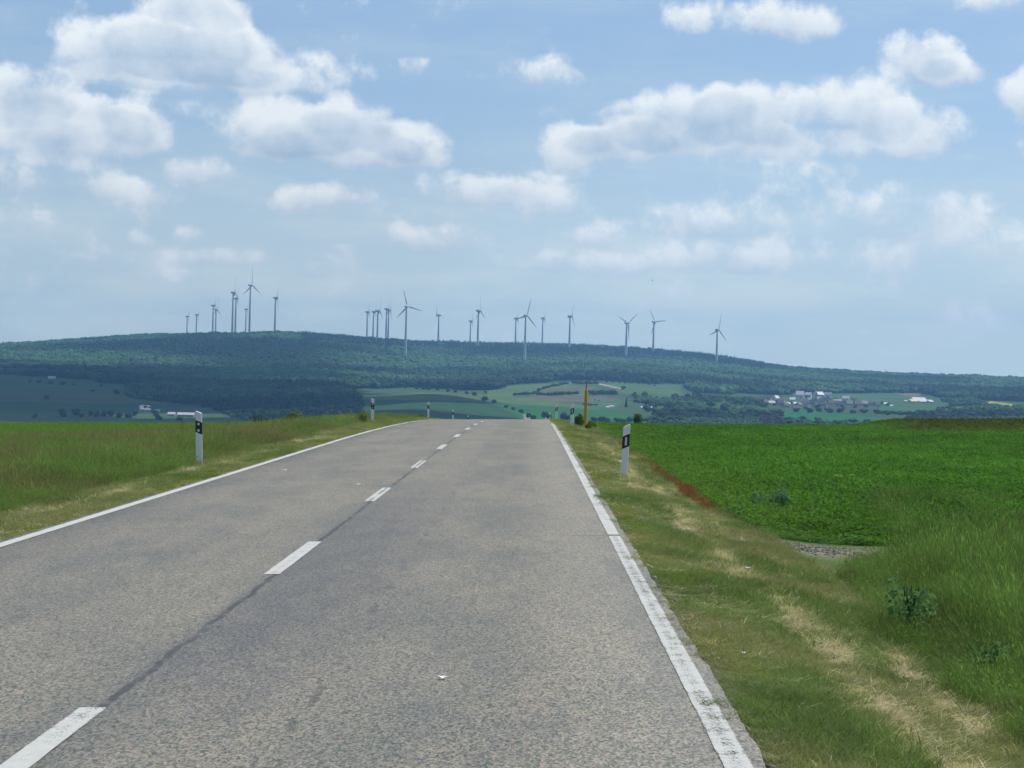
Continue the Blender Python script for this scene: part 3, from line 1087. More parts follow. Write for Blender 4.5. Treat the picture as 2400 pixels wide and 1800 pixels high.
def build_turbines():
    for (hx, hy, dist, cc_, ph, lab) in TURB:
        d = ray(hx, hy)
        p = d * dist / math.hypot(d[0], d[1])
        x, y, zh = p[0], p[1], p[2] + CAMZ
        gz = float(terrain(x, y))
        H = zh - gz
        print('turbine', hx, 'hub height %.0f' % H)
        # axis: rotor centre is about 4.6 m out from the tower
        ca = abs(cc_)
        ax = Vector(((1 if cc_ > 0 else -1) * math.sqrt(1 - ca * ca), ca))
        yaw = math.atan2(ax.y, ax.x)
        x -= ax.x * 4.6
        y -= ax.y * 4.6
        gz = float(terrain(x, y)) - 1.0
        H = zh - gz
        t = empty('wind_turbine', (x, y, gz), yaw)
        tag(t, lab, 'wind turbine', 'wind turbines along the hill')
        TURBINE_CLEAR.append((x, y, 42))
        TURBINE_CLEAR.append((x * .992, y * .992, 30))
        V, F = lathe([(2.9, 0), (2.75, H * .15), (2.35, H * .4), (1.85, H * .7), (1.35, H - 2.2)], 16)
        link('tower', mesh_py('tower', V, F, True), M_WHITE, t)
        o = link('nacelle', NAC, None, t); o.location.z = H
        o2 = link('hub', HUB, None, t); o2.location.z = H
        for k in range(3):
            b = link('blade', BLADE, None, t)
            b.location.z = H
            b.scale = (1, 1, 1.2) if dist in (5850, 5800) else (1, 1, 1)
            b.rotation_euler.x = math.radians(ph + 120 * k) * (1 if cc_ > 0 else 1)


build_turbines()
woodland()

# ------------------------------------------------------------------ individual trees in the valley
M_BARK = simple('bark', (.09, .075, .06), .9, .1, .3, 3)


def tree_mat(name, col, transl=.18):
    m, nb = new_mat(name)
    bv = attr(nb, 'bv').outputs['Fac']
    c = nb.mix(bv, tuple(v * .6 for v in col), tuple(v * 1.4 for v in col))
    p = principled(nb, c, .75, .1)
    tl = nb.new('ShaderNodeBsdfTranslucent')
    nb.l.new(c, tl.inputs[0])
    mx = nb.new('ShaderNodeMixShader')
    mx.inputs[0].default_value = transl
    nb.l.new(p, mx.inputs[1]); nb.l.new(tl.outputs[0], mx.inputs[2])
    finish(nb, mx.outputs[0])
    return m


MT = {'dark': tree_mat('leaf_dark', (.034, .056, .026)), 'mid': tree_mat('leaf_mid', (.046, .080, .030)), 'light': tree_mat('leaf_light', (.062, .105, .034)),
      'spruce': tree_mat('needles', (.016, .032, .018))}
CROWNS = {}
for kk_, mt in MT.items():
    CROWNS[kk_] = [crown_mesh('crown_' + kk_, 200 + i + 10 * len(kk_), 6, 160, .2, kk_ == 'spruce', mt) for i in range(4)]
TRUNK = mesh_py('trunk', *lathe([(.055, -.1), (.045, .1), (.035, .3), (.02, .5)], 7))
TRUNK.materials.append(M_BARK)


def tree(dx, dy, hpx, wpx, kind, label, group=None, name='tree'):
    """dy: foot of the tree on the photograph; sizes in photo pixels"""
    x, y, z = hit(dx, dy)
    r = math.hypot(x, y)
    h, w = hpx * r / FPX, wpx * r / FPX
    t = empty(name, (x, y, z - .2), random.random() * 6.28)
    tag(t, label, 'tree', group)
    c = link('crown', random.choice(CROWNS[kind]), None, t)
    if kind == 'spruce':
        c.scale = (w, w, h / 2.15)
    else:
        c.scale = (w * 1.15, w * 1.15, h / .88)
        c.location.z = -.10 * h
    tr = link('trunk', TRUNK, None, t)
    tr.scale = (w, w, h)
    return t


ORD = ['leftmost', 'second from the left', 'third from the left', 'fourth from the left', 'fifth from the left', 'sixth from the left', 'seventh from the left',
       'eighth from the left', 'ninth from the left', 'tenth from the left', 'eleventh from the left', 'twelfth from the left', 'thirteenth from the left',
       'fourteenth from the left', 'fifteenth from the left', 'sixteenth from the left', 'seventeenth from the left', 'eighteenth from the left']


def tree_row(pts, kind, noun, where, group):
    pts = sorted(pts)
    for i, (dx, dy, h, w) in enumerate(pts):
        kd = kind if isinstance(kind, str) else random.choice(kind)
        tree(dx, dy, h, w, kd, '%s, %s %s' % (noun, ORD[i], where), group)


R_ = lambda cx, cy: (737.3 + cx / 3, 553 + cy / 3)
ridge = []
for (cx, cy, h, w) in [(270, 848, 9, 9), (345, 855, 8, 7), (412, 856, 9, 9), (485, 864, 6, 8), (530, 866, 10, 11), (571, 868, 8, 10), (625, 872, 7, 8), (695, 880, 9, 9), (738, 885, 10, 10),
                       (815, 895, 8, 8), (860, 905, 10, 12), (928, 940, 12, 15), (990, 955, 10, 11), (1068, 985, 8, 10), (1115, 1000, 9, 10), (1165, 1017, 10, 12)]:
    q = R_(cx, cy)
    ridge.append((q[0], q[1], h, w))
tree_row(ridge, 'dark', 'round dark tree', 'in the row along the ridge field', 'trees along the ridge field')
Q_ = lambda cx, cy: (1013.9 + cx * .25, 792.7 + cy * .25)
low = [(*Q_(cx, cy), h, w) for (cx, cy, h, w) in [(510, 440, 13, 11), (545, 450, 11, 12), (655, 450, 19, 17), (690, 452, 14, 12), (810, 455, 19, 16), (850, 458, 13, 12)]]
tree_row(low, 'dark', 'dark valley tree', 'in the clump just beyond the road crest', 'trees beyond the road crest')
farm = [(75, 904, 11, 12), (135, 901, 20, 17), (163, 899, 20, 20), (176, 902, 12, 14), (195, 900, 15, 11), (209, 900, 14, 13), (225, 899, 14, 14), (240, 900, 16, 16), (258, 902, 14, 13), (275, 903, 13, 16), (290, 899, 14, 12),
        (318, 893, 20, 16), (335, 898, 15, 14), (343, 907, 12, 18), (388, 909, 10, 16)]
tree_row(farm, 'dark', 'dark farmyard tree', 'around the farm at the left field edge', 'trees round the left farm')
tree_row([(100, 862, 11, 13), (220, 836, 8, 9), (251, 851, 12, 12), (84, 828, 9, 14), (110, 830, 8, 16), (135, 832, 9, 14), (160, 832, 7, 8), (65, 826, 6, 7), (198, 846, 6, 8)], 'dark', 'lone dark bush', 'among those dotting the left meadow slope', 'trees on the left meadow')
tree_row([(*Q_(cx, cy), h, w) for (cx, cy, h, w) in [(1185, 135, 5, 6), (1240, 137, 6, 6), (1295, 139, 6, 7), (1345, 141, 5, 6), (1400, 143, 6, 7), (1555, 160, 5, 6), (1605, 165, 4, 5), (1330, 195, 9, 10)]],
         'mid', 'small orchard tree', 'in the orchard row below the wood', 'orchard trees below the wood')
tree(*Q_(1355, 350), 27, 11, 'spruce', 'tall pointed dark conifer beside the white farmhouse in the valley', None, 'conifer')
tree(*Q_(140, 228), 6, 7, 'mid', 'small round tree at the left tip of the pale valley field')
tree(*Q_(1085, 290), 3, 4, 'mid', 'left of two tiny bushes in the valley meadow')
tree(*Q_(1118, 294), 3, 4, 'mid', 'right of two tiny bushes in the valley meadow')
vt = []
for i in range(17):
    vt.append((1395 + i * 16 + random.uniform(-5, 5), 866 + random.uniform(-6, 18) + i * .4, random.uniform(13, 20), random.uniform(15, 22)))
tree_row(vt, ('mid', 'dark', 'mid'), 'leafy valley tree', 'in the belt left of the village', 'trees left of the village')
vt = []
for i in range(16):
    vt.append((1395 + i * 19 + random.uniform(-5, 5), 893 + random.uniform(-6, 10) + i * .3, random.uniform(13, 20), random.uniform(18, 26)))
tree_row(vt, ('mid', 'dark', 'light'), 'broad valley tree', 'in the lower belt behind the crop field', 'trees of the lower belt')
vt = [(1722 + i * 24 + random.uniform(-5, 5), 889 + i * .9 + random.uniform(-2, 3), random.uniform(8, 12), random.uniform(13, 19)) for i in range(14)]
tree_row(vt, ('mid', 'dark'), 'rounded hedge tree', 'in the line below the village', 'trees below the village')
vt = [(2020 + i * 15 + random.uniform(-4, 4), 898 + random.uniform(-5, 8), random.uniform(10, 16), random.uniform(14, 22)) for i in range(14)]
tree_row(vt, ('dark', 'mid'), 'dark tree', 'in the belt above the right tall weeds', 'trees at the right edge')
vt = [(1700 + i * 34 + random.uniform(-8, 8), 915 + random.uniform(-3, 2), random.uniform(9, 14), random.uniform(14, 22)) for i in range(10)]
tree_row(vt, ('dark', 'mid'), 'tree top', 'in the row peeping over the right crop field', 'trees just over the crop field')
vt = [(1280 + i * 17 + random.uniform(-4, 4), 911 + random.uniform(-2, 2), random.uniform(9, 14), random.uniform(14, 20)) for i in range(12)]
tree_row(vt, 'dark', 'dark tree top', 'behind the crop right of the orange post', 'trees behind the orange post')


def hedge(pts, hpx, label, kind='dark'):
    """one continuous hedge: crowns run together along a line"""
    V, F, B, nv = [], [], [], 0
    org = None
    for (a, b) in zip(pts[:-1], pts[1:]):
        n = max(2, int(abs(b[0] - a[0]) / 3.2))
        for k in range(n):
            f = (k + random.random() * .8) / n
            x, y, z = hit(a[0] + (b[0] - a[0]) * f, a[1] + (b[1] - a[1]) * f + random.uniform(-.6, .6))
            r = math.hypot(x, y)
            h = hpx * r / FPX * random.uniform(.6, 1.2)
            if org is None:
                org = Vector((x, y, z))
            me = random.choice(CROWNS[kind])
            co = np.empty(len(me.vertices) * 3, np.float32)
            me.vertices.foreach_get('co', co)
            fi = np.empty(len(me.polygons) * 3, np.int32)
            me.polygons.foreach_get('vertices', fi)
            bb = np.empty(len(me.vertices), np.float32)
            me.attributes['bv'].data.foreach_get('value', bb)
            th = random.random() * 6.28
            co = co.reshape(-1, 3) * np.array([h * 1.5, h * 1.5, h / .9])
            co = np.stack([co[:, 0] * math.cos(th) - co[:, 1] * math.sin(th), co[:, 0] * math.sin(th) + co[:, 1] * math.cos(th), co[:, 2]], -1)
            V.append(co + np.array([x - org.x, y - org.y, z - org.z - h * .2]))
            F.append(fi.reshape(-1, 3) + nv); B.append(bb); nv += len(bb)
    me = mesh_np('hedge', np.concatenate(V), np.concatenate(F))
    at = me.attributes.new('bv', 'FLOAT', 'POINT')
    at.data.foreach_set('value', np.concatenate(B))
    o = link('hedge', me, MT[kind])
    o.location = org
    tag(o, label, 'hedge', 'hedges between the valley fields')


hq = lambda *p: [Q_(*a) for a in p]
hedge(hq((395, 245), (470, 242), (560, 236), (600, 220)), 8, 'dark hedge at the left between the pale valley fields')
hedge(hq((590, 240), (700, 246), (800, 240), (935, 236)), 9, 'long dark hedge left of the orange post between valley fields')
hedge(hq((600, 205), (700, 175), (860, 142)), 7, 'slanting hedge climbing right across the pale valley field')
hedge(hq((1055, 240), (1150, 238), (1250, 240)), 12, 'thick dark hedge right of the orange post')
hedge(hq((890, 142), (1000, 146), (1115, 148)), 7, 'short hedge at the foot of the wood behind the orange post tip')
hedge(hq((985, 330), (1060, 332), (1105, 334)), 5, 'low hedge in the meadow right of the orange post')
hedge([(1890, 893), (1990, 896), (2090, 893)], 9, 'dark hedge between the fields right of the village')
hedge([(2030, 885), (2080, 876), (2110, 878)], 7, 'rounded copse hedge below the yellow field at the right')

# ------------------------------------------------------------------ village
WALLC = {'white': simple('wall_white', (.66, .64, .60), .85, .1, .1, .6), 'cream': simple('wall_cream', (.52, .46, .36), .85, .1, .1, .6), 'grey': simple('wall_grey', (.34, .33, .33), .85, .1, .1, .6)}
ROOFC = {'slate': simple('roof_slate', (.085, .09, .105), .6, .4, .25, 1.0), 'brown': simple('roof_brown', (.125, .10, .09), .8, .2, .25, 1.0), 'pale': simple('roof_pale', (.42, .43, .45), .5, .4, .1, 1.0),
         'white': simple('roof_white', (.60, .61, .62), .5, .4, .06, 1.0)}
M_GLASS = simple('window_glass', (.05, .06, .07), .15, .6, .1, 1.0)
M_YELL = simple('yellow_panel', (.75, .66, .25), .5, .4, .05, 1.0)


def box(x0, x1, y0, y1, z0, z1):
    V = [(x0, y0, z0), (x1, y0, z0), (x1, y1, z0), (x0, y1, z0), (x0, y0, z1), (x1, y0, z1), (x1, y1, z1), (x0, y1, z1)]
    F = [(0, 3, 2, 1), (4, 5, 6, 7), (0, 1, 5, 4), (1, 2, 6, 5), (2, 3, 7, 6), (3, 0, 4, 7)]
    return V, F


_geo = {}


def house_geo(w, d, hw, hr):
    key = (round(w), round(d), round(hw), round(hr))
    if key in _geo:
        return _geo[key]
    V, F = box(-w / 2, w / 2, -d / 2, d / 2, -3, hw)
    V += [(-w / 2, 0, hw + hr), (w / 2, 0, hw + hr)]
    F = F[:1] + F[2:] + [(4, 8, 7), (5, 6, 9)]
    wall = (V, F)
    e, th = .6, .35
    k = hr / (d / 2)
    yo, zo = d / 2 + e, hw - e * k
    prof = [(-yo, zo), (0, hw + hr + .02), (yo, zo), (yo, zo + th), (0, hw + hr + th + .1), (-yo, zo + th)]
    V2 = [(-w / 2 - e, a, b) for a, b in prof] + [(w / 2 + e, a, b) for a, b in prof]
    F2 = [(i, (i + 1) % 6, 6 + (i + 1) % 6, 6 + i) for i in range(6)] + [(0, 5, 4, 1), (1, 4, 3, 2), (6, 7, 10, 11), (7, 8, 9, 10)]
    ch = box(-w * .2 - .45, -w * .2 + .45, .6, 1.5, hw + hr * .5, hw + hr + 1.2)
    win = []
    _geo[key] = (wall, (V2, F2), ch)
    return _geo[key]


def house(dx, dy, wpx, hpx, yaw, wallc, roofc, label, group=None, name='house', flat=False, rmin=900):
    x, y, z = hit(dx, dy, rmin)
    r = math.hypot(x, y)
    w = wpx * r / FPX
    H = hpx * r / FPX
    d = max(6.0, min(w * .8, 11))
    hw, hr = H * .55, H * .45
    t = empty(name, (x, y, z - .2), math.radians(yaw))
    tag(t, label, 'house' if name == 'house' else name.replace('_', ' '), group)
    wl_, rf, ch = house_geo(w, d, hw, hr)
    link('wall', mesh_py('wall', *wl_), WALLC[wallc], t)
    ro = link('roof', mesh_py('roof', *rf), ROOFC[roofc], t)
    if name == 'house':
        link('chimney', mesh_py('chimney', *ch), WALLC['grey'], ro)
    # windows on both long sides, set proud of the wall
    n = max(2, int(w / 3.5))
    for sgn in (-1, 1):
        for i in range(n):
            xx = -w / 2 + (i + .5) * w / n
            b = box(xx - .55, xx + .55, sgn * (d / 2 + .0) - .05, sgn * (d / 2 + .0) + .05, hw * .45, hw * .45 + min(1.4, hw * .35))
            link('window', mesh_py('window', *b), M_GLASS, t)
    return t


# village houses: photo position of the foot, width, height, yaw, wall, roof
K3 = lambda cx, cy: (1603.7 + cx * .2083, 792.6 + cy * .2083)
VH = []
for (cx, cy, w, h, yw, wc, rc) in [
    (160, 375, 60, 45, 10, 'grey', 'brown'), (215, 360, 75, 45, -8, 'grey', 'slate'), (270, 352, 70, 42, 0, 'cream', 'slate'), (300, 392, 75, 35, 5, 'cream', 'pale'), (350, 345, 45, 40, 30, 'white', 'pale'),
    (240, 395, 60, 38, 15, 'grey', 'brown'), (395, 400, 60, 50, -12, 'grey', 'slate'), (415, 362, 42, 48, 70, 'white', 'slate'), (450, 420, 60, 40, 8, 'grey', 'brown'), (470, 398, 40, 28, 0, 'white', 'pale'),
    (518, 355, 55, 32, 0, 'white', 'white'), (535, 320, 60, 42, 60, 'white', 'slate'), (595, 325, 85, 62, 5, 'white', 'pale'), (625, 365, 50, 55, 80, 'white', 'slate'), (548, 396, 40, 28, 0, 'white', 'white'),
    (560, 440, 80, 30, -5, 'grey', 'brown'), (585, 415, 60, 40, 20, 'grey', 'slate'), (640, 400, 60, 40, -20, 'cream', 'brown'), (685, 312, 70, 40, 0, 'white', 'pale'), (690, 355, 50, 30, 12, 'white', 'slate'),
    (690, 432, 75, 48, 85, 'white', 'slate'), (740, 395, 70, 48, -10, 'grey', 'slate'), (760, 310, 55, 58, 75, 'white', 'slate'), (800, 318, 75, 50, 5, 'grey', 'pale'), (790, 355, 60, 40, 20, 'cream', 'slate'),
    (830, 375, 65, 40, -15, 'grey', 'brown'), (850, 405, 60, 36, 5, 'grey', 'slate'), (885, 315, 80, 45, 0, 'white', 'slate'), (900, 350, 60, 45, 40, 'grey', 'slate'), (925, 400, 80, 46, -5, 'cream', 'brown'),
    (985, 372, 90, 30, 0, 'cream', 'pale'), (1000, 410, 70, 44, 12, 'grey', 'brown'), (1060, 395, 60, 52, 75, 'grey', 'slate'), (1075, 350, 70, 40, 0, 'cream', 'pale'), (1110, 405, 70, 50, 8, 'cream', 'slate'),
    (1150, 375, 60, 44, -20, 'grey', 'slate'), (1195, 410, 80, 50, 5, 'cream', 'brown'), (1255, 405, 80, 48, -6, 'grey', 'slate'), (1325, 395, 60, 36, 10, 'grey', 'brown'), (1482, 394, 40, 22, 0, 'white', 'white'),
    (1540, 412, 28, 18, 0, 'white', 'pale'), (1405, 408, 50, 30, 15, 'grey', 'brown')]:
    q = K3(cx, cy)
    VH.append((q[0], q[1] + 1, w * .2083 * .92, h * .2083 * 1.25, yw + random.uniform(-28, 28), wc, rc))
VH.sort()
CNT = {}
ROOFW = {'slate': 'dark slate-roofed', 'brown': 'brown-roofed', 'pale': 'pale grey-roofed', 'white': 'bright white-roofed'}
NTH = ['leftmost', 'second', 'third', 'fourth', 'fifth', 'sixth', 'seventh', 'eighth', 'ninth', 'tenth', 'eleventh', 'twelfth', 'thirteenth', 'fourteenth', 'fifteenth', 'sixteenth', 'seventeenth', 'eighteenth']
for h_ in VH:
    key = (h_[5], h_[6])
    i = CNT.get(key, 0)
    CNT[key] = i + 1
    nth = 'leftmost' if i == 0 else NTH[i] + ' from the left'
    house(*h_, '%s house with %s walls, %s such in the valley village' % (ROOFW[h_[6]], h_[5], nth), 'houses of the valley village')

vt = [(K3(cx, cy)[0], K3(cx, cy)[1] + 1, random.uniform(6, 10), random.uniform(8, 13)) for cx, cy in ((130, 398), (330, 400), (372, 372), (430, 405), (500, 375), (655, 330), (660, 440), (720, 350), (780, 420), (850, 345), (960, 350), (1040, 420), (1170, 425), (1290, 415), (1370, 395), (1450, 385), (1510, 395))]
tree_row(vt, ('mid', 'light', 'dark'), 'garden tree', 'among the village houses', 'garden trees in the village')

# single buildings
house(312, 893, 21, 15, 20, 'grey', 'pale', 'pale gabled farmhouse among trees at the left field edge')  # white walls coloured grey, cloud shade put into the wall colour
house(235, 898, 26, 9, -5, 'grey', 'slate', 'low grey farm shed left of the pale farmhouse', None, 'barn')
house(371, 899, 14, 8, 0, 'grey', 'pale', 'small grey shed between farmhouse and long barn', None, 'barn')
house(402, 901, 34, 9, 3, 'grey', 'pale', 'long low barn with pale roof behind the left marker post', None, 'barn')  # white roof toned down to pale to look dimmed by cloud shade
house(340, 889, 9, 4, 0, 'white', 'pale', 'tiny white hut just right of the pale farmhouse', None, 'hut')
house(99, 812, 8, 4, 0, 'white', 'pale', 'upper of two tiny pale roofs at the wood edge, far left')
house(112, 818, 14, 5, 0, 'white', 'pale', 'lower of two tiny pale roofs at the wood edge, far left')
house(1391, 885, 14, 8, 5, 'white', 'pale', 'white farmhouse in the valley right of the pointed conifer')
house(1402, 884, 11, 6, 0, 'white', 'white', 'bright white shed beside the valley farmhouse', None, 'barn')
house(1321, 880, 9, 5, 0, 'white', 'pale', 'small white house left of the pointed conifer')
house(1313, 882, 6, 4, 0, 'white', 'pale', 'tiny white hut left of the small white house by the conifer', None, 'hut')
house(1361, 866, 5, 12, 90, 'cream', 'slate', 'narrow pale tower-like house just right of the pointed conifer')
house(1544, 876, 7, 8, 80, 'white', 'slate', 'left of two small white houses in the trees left of village')
house(1563, 873, 7, 9, 80, 'white', 'slate', 'right of two small white houses in the trees left of village')


def hall(dx, dy):
    x, y, z = hit(dx, dy)
    r = math.hypot(x, y)
    u = r / FPX
    t = empty('factory_hall', (x, y, z - .3), math.radians(4))
    tag(t, 'big low building with bright white roofs at the right end of village', 'hall')
    def shed(x0, x1, y0, y1, h0, h1):
        V = [(x0, y0, h0), (x1, y0, h0), (x1, y1, h1), (x0, y1, h1), (x0, y0, h0 + .4), (x1, y0, h0 + .4), (x1, y1, h1 + .4), (x0, y1, h1 + .4)]
        return V, [(0, 3, 2, 1), (4, 5, 6, 7), (0, 1, 5, 4), (1, 2, 6, 5), (2, 3, 7, 6), (3, 0, 4, 7)]
    for nm, b, m in (('wing', box(-24 * u, 30 * u, 14, 34, -3, 4 * u), WALLC['grey']), ('main_roof', shed(-10 * u, 19 * u, 14.5, 33, 4 * u + .03, 11 * u), ROOFC['white']),
                     ('left_block', box(-21 * u, -7 * u, -2, 13.9, -3, 2.4 * u), WALLC['cream']), ('left_roof', shed(-22 * u, -7.1 * u, -2.5, 13.8, 2.4 * u + .03, 7 * u), M_YELL),
                     ('middle_block', box(-3 * u, 12 * u, 0, 13.9, -3, 2.2 * u), WALLC['grey']), ('middle_roof', shed(-3.4 * u, 12 * u, -.5, 13.8, 2.2 * u + .03, 6 * u), ROOFC['white']),
                     ('right_block', box(18 * u, 27 * u, 0, 13.9, -3, 2.4 * u), WALLC['grey']), ('right_roof', shed(17.6 * u, 27.4 * u, -.5, 13.8, 2.4 * u + .03, 6.5 * u), ROOFC['white']),
                     ('annex', box(-32 * u, -24.2 * u, 10, 20, -3, 2 * u), WALLC['grey']), ('annex_roof', shed(-32.4 * u, -24.2 * u, 9.5, 20, 2 * u + .03, 4.5 * u), ROOFC['pale'])):
        link(nm, mesh_py(nm, *b), m, t)


hall(1990, 870)

# ------------------------------------------------------------------ marker posts
M_POST = simple('post_white', (.70, .71, .70), .45, .4, .06, 12)
M_BLACK = simple('post_black', (.012, .012, .013), .5, .4, .1, 12)
M_REFL = simple('reflector', (.55, .57, .58), .25, .6, .05, 40)


def section():
    """rounded triangular hollow-post outline; front (towards the driver) is -y, +x away from the road"""
    pts = []
    cor = [(-.068, -.035, .022), (.068, -.035, .022), (.034, .08, .025), (-.034, .08, .025)]
    n = len(cor)
    for i, (x, y, r) in enumerate(cor):
        p, c, q = Vector(cor[i - 1][:2]), Vector((x, y)), Vector(cor[(i + 1) % n][:2])
        a, b = (p - c).normalized(), (q - c).normalized()
        for k in range(4):
            f = k / 3
            pts.append(c + a * r * (1 - f) ** 2 + b * r * f ** 2)
    return pts


def post_part(zlo, zhi, slope, grow, side, cap_top=False):
    """slice of the post between two planes z = z0 + slope * side * x"""
    V, F = [], []
    S = section()
    n = len(S)
    for (z0, sl_) in ((zlo, 0 if zlo < -.2 else slope), (zhi, slope)):
        for p in S:
            V.append((p.x * (1 + grow), p.y * (1 + grow), z0 + sl_ * side * p.x))
    for k in range(n):
        k2 = (k + 1) % n
        F.append((k, k2, n + k2, n + k))
    if cap_top:
        b = len(V)
        for p in S:
            V.append((p.x * .84, p.y * .84, zhi + .008 + slope * side * p.x * .84))
        for k in range(n):
            k2 = (k + 1) % n
            F.append((n + k, n + k2, b + k2, b + k))
        F.append(tuple(range(b, b + n)))
    return V, F


def disc(cx, cz, r, y):
    V, F = [], []
    n = 16
    for yy, rr in ((y, r), (y - .008, r * .88)):
        for k in range(n):
            a = 2 * PI * k / n
            V.append((cx + rr * math.cos(a), yy, cz + rr * math.sin(a)))
    F = [(k, n + k, n + (k + 1) % n, (k + 1) % n) for k in range(n)] + [tuple(range(2 * n - 1, n - 1, -1))]
    return V, F


def post(x, y, side, label, top=1.0, lean=0.0):
    """side: +1 right of the road, -1 left; top: height of the tip over the banked road plane"""
    gz = float(terrain(x, y))
    H = road_z(0, y) + CROSS * x + top - gz
    t = empty('marker_post', (x, y, gz))
    t.rotation_euler = (0, lean, random.uniform(-.05, .05))
    tag(t, label, 'marker post', 'roadside marker posts')
    S = 0.5 if side > 0 else 0.42
    b0, b1 = H - .43, H - .20
    link('shaft', mesh_py('shaft', *post_part(-.25, H - .03, S, 0, side, True)), M_POST, t)
    band = link('band', mesh_py('band', *post_part(b0, b1, S, .03, side)), M_BLACK, t)
    zc = (b0 + b1) / 2
    if side > 0:
        link('reflector', mesh_py('reflector', *box(-.018, .018, -.0425, -.0372, zc - .075, zc + .075)), M_REFL, t)
    else:
        for dz in (-.062, .062):
            link('reflector', mesh_py('reflector', *disc(-.006, zc + dz, .027, -.037)), M_REFL, t)
    return t


post(1.74, 45.0, 1, 'nearest marker post on the right verge, tall, with one bar reflector', .76, .035)
post(1.62, 95.0, 1, 'second marker post on the right verge, beside the bush', .80, .02)
post(1.62, 150.0, 1, 'third marker post on the right verge, at the road crest', .95, 0)
post(1.62, 200.0, 1, 'fourth marker post on the right, mostly sunk behind the crest', .95, 0)
post(1.62, 250.0, 1, 'fifth marker post on the right, only its tip over the crest', 1.0, 0)
post(-6.30, 47.3, -1, 'nearest marker post on the left verge, with two round reflectors', .97, -.035)
post(-6.30, 99.0, -1, 'second marker post on the left verge, amid weeds', .98, 0)
post(-6.32, 154.0, -1, 'third marker post on the left, at the road crest', 1.12, 0)
post(-6.32, 204.0, -1, 'fourth marker post on the left, half sunk behind the crest', 1.2, 0)
post(-6.32, 254.0, -1, 'fifth marker post on the left, only its tip over the crest', 1.2, 0)

# ------------------------------------------------------------------ orange post
M_ORANGE = simple('orange_paint', (.47, .26, .03), .65, .25, .25, 9)
M_TIP = simple('weathered_tip', (.16, .055, .025), .8, .15, .3, 12)


def orange_post():
    x, y = 2.30, 102.0
    gz = float(terrain(x, y))
    d = ray(1268.5, 823)
    top = CAMZ + d[2] / math.hypot(d[0], d[1]) * math.hypot(x, y)
    H = top - gz
    t = empty('orange_post', (x, y, gz))
    t.rotation_euler = (0, math.radians(.4), math.radians(20))
    tag(t, 'tall ochre-orange post with thin spike top beside the roadside bush', 'post')

    def loft(secs, n=10):
        return lathe([(r_, z_) for r_, z_ in secs], n)
    V, F = loft([(.070, -.2), (.069, H * .30), (.068, H * .55), (.066, H * .79), (.054, H * .815), (.024, H * .85)])
    link('shaft', mesh_py('shaft', V, F, True), M_ORANGE, t)
    V, F = loft([(.0235, H * .851), (.018, H * .92), (.014, H * .995), (.001, H)], 8)
    link('spike', mesh_py('spike', V, F, True), M_TIP, t)


orange_post()

# ------------------------------------------------------------------ bushes near the road
def leaf_mass(n, rx, ry, rz, leaf, seed, lobes=6):
    rg = np.random.default_rng(seed)
    cs = [(rg.uniform(-.55, .55) * rx, rg.uniform(-.55, .55) * ry, rg.uniform(.3, .75) * rz, rg.uniform(.35, .6)) for _ in range(lobes)]
    V, F, B = [], [], []
    for i in range(n):
        cx, cy, cz, s = cs[rg.integers(0, lobes)]
        v = rg.normal(size=3); v /= np.linalg.norm(v)
        q = s * rg.random() ** .35
        c = np.array([cx + v[0] * q * rx, cy + v[1] * q * ry, max(.02, cz + v[2] * q * rz * .8)])
        nrm = v + .8 * rg.normal(size=3); nrm /= np.linalg.norm(nrm)
        t1 = np.cross(nrm, rg.normal(size=3)); t1 /= np.linalg.norm(t1)
        t2 = np.cross(nrm, t1)
        L = leaf * (.5 + rg.random())
        b = len(V)
        V += [c - t1 * L * .5, c + t2 * L * .3, c + t1 * L * .5, c - t2 * L * .3]
        F += [(b, b + 1, b + 2), (b, b + 2, b + 3)]
        B += [np.clip(.25 + .5 * c[2] / rz * 0 + rg.random() * .6, 0, 1)] * 4
    return V, F, B


def bush(x, y, rx, ry, rz, n, leaf, kind, label, seed, cat='bush', name='bush'):
    gz = float(terrain(x, y))
    t = empty(name, (x, y, gz))
    tag(t, label, cat)
    V, F, B = leaf_mass(n, rx, ry, rz, leaf, seed)
    me = mesh_np('foliage', V, F)
    at = me.attributes.new('bv', 'FLOAT', 'POINT')
    at.data.foreach_set('value', np.array(B, np.float32))
    link('foliage', me, MT[kind], t)
    for k in range(5):
        a = k * 1.25
        V, F = lathe([(.018, -.05), (.014, rz * .4), (.006, rz * .8)], 5)
        V = [(p[0] + math.cos(a) * rx * .35 * (p[2] / rz), p[1] + math.sin(a) * ry * .35 * (p[2] / rz), p[2]) for p in V]
        link('stem', mesh_py('stem', V, F), M_BARK if name == 'bush' else MT[kind], t)
    return t


MT['fresh'] = tree_mat('leaf_fresh', (.13, .19, .045), .4)
MT['fresh2'] = tree_mat('leaf_green', (.10, .20, .065), .45)
MT['thistle'] = tree_mat('leaf_bluegreen', (.09, .19, .085), .4)
MT['verge'] = tree_mat('leaf_verge', (.085, .15, .045), .4)
bush(1.98, 99.5, .22, .30, .60, 1300, .07, 'fresh', 'roadside bush at the foot of the orange post', 11)
bush(2.26, 94.5, .15, .22, .32, 600, .06, 'verge', 'dark low shrub right in front of the orange post', 12)
bush(2.62, 103.5, .22, .3, .42, 600, .06, 'fresh', 'pale low bush right of the orange post by the crop', 13)
bush(6.05, 139.0, .33, .4, .85, 1300, .08, 'verge', 'lone round dark bush standing over the crop field edge', 14)
bush(3.70, 36.0, .26, .26, .42, 900, .05, 'thistle', 'dark blue-green thistle clump at the crop edge by the track', 15, 'plant', 'thistle_plant')
bush(3.42, 36.4, .14, .16, .30, 350, .045, 'thistle', 'small thistle left of the larger thistle clump by the track', 16, 'plant', 'thistle_plant')
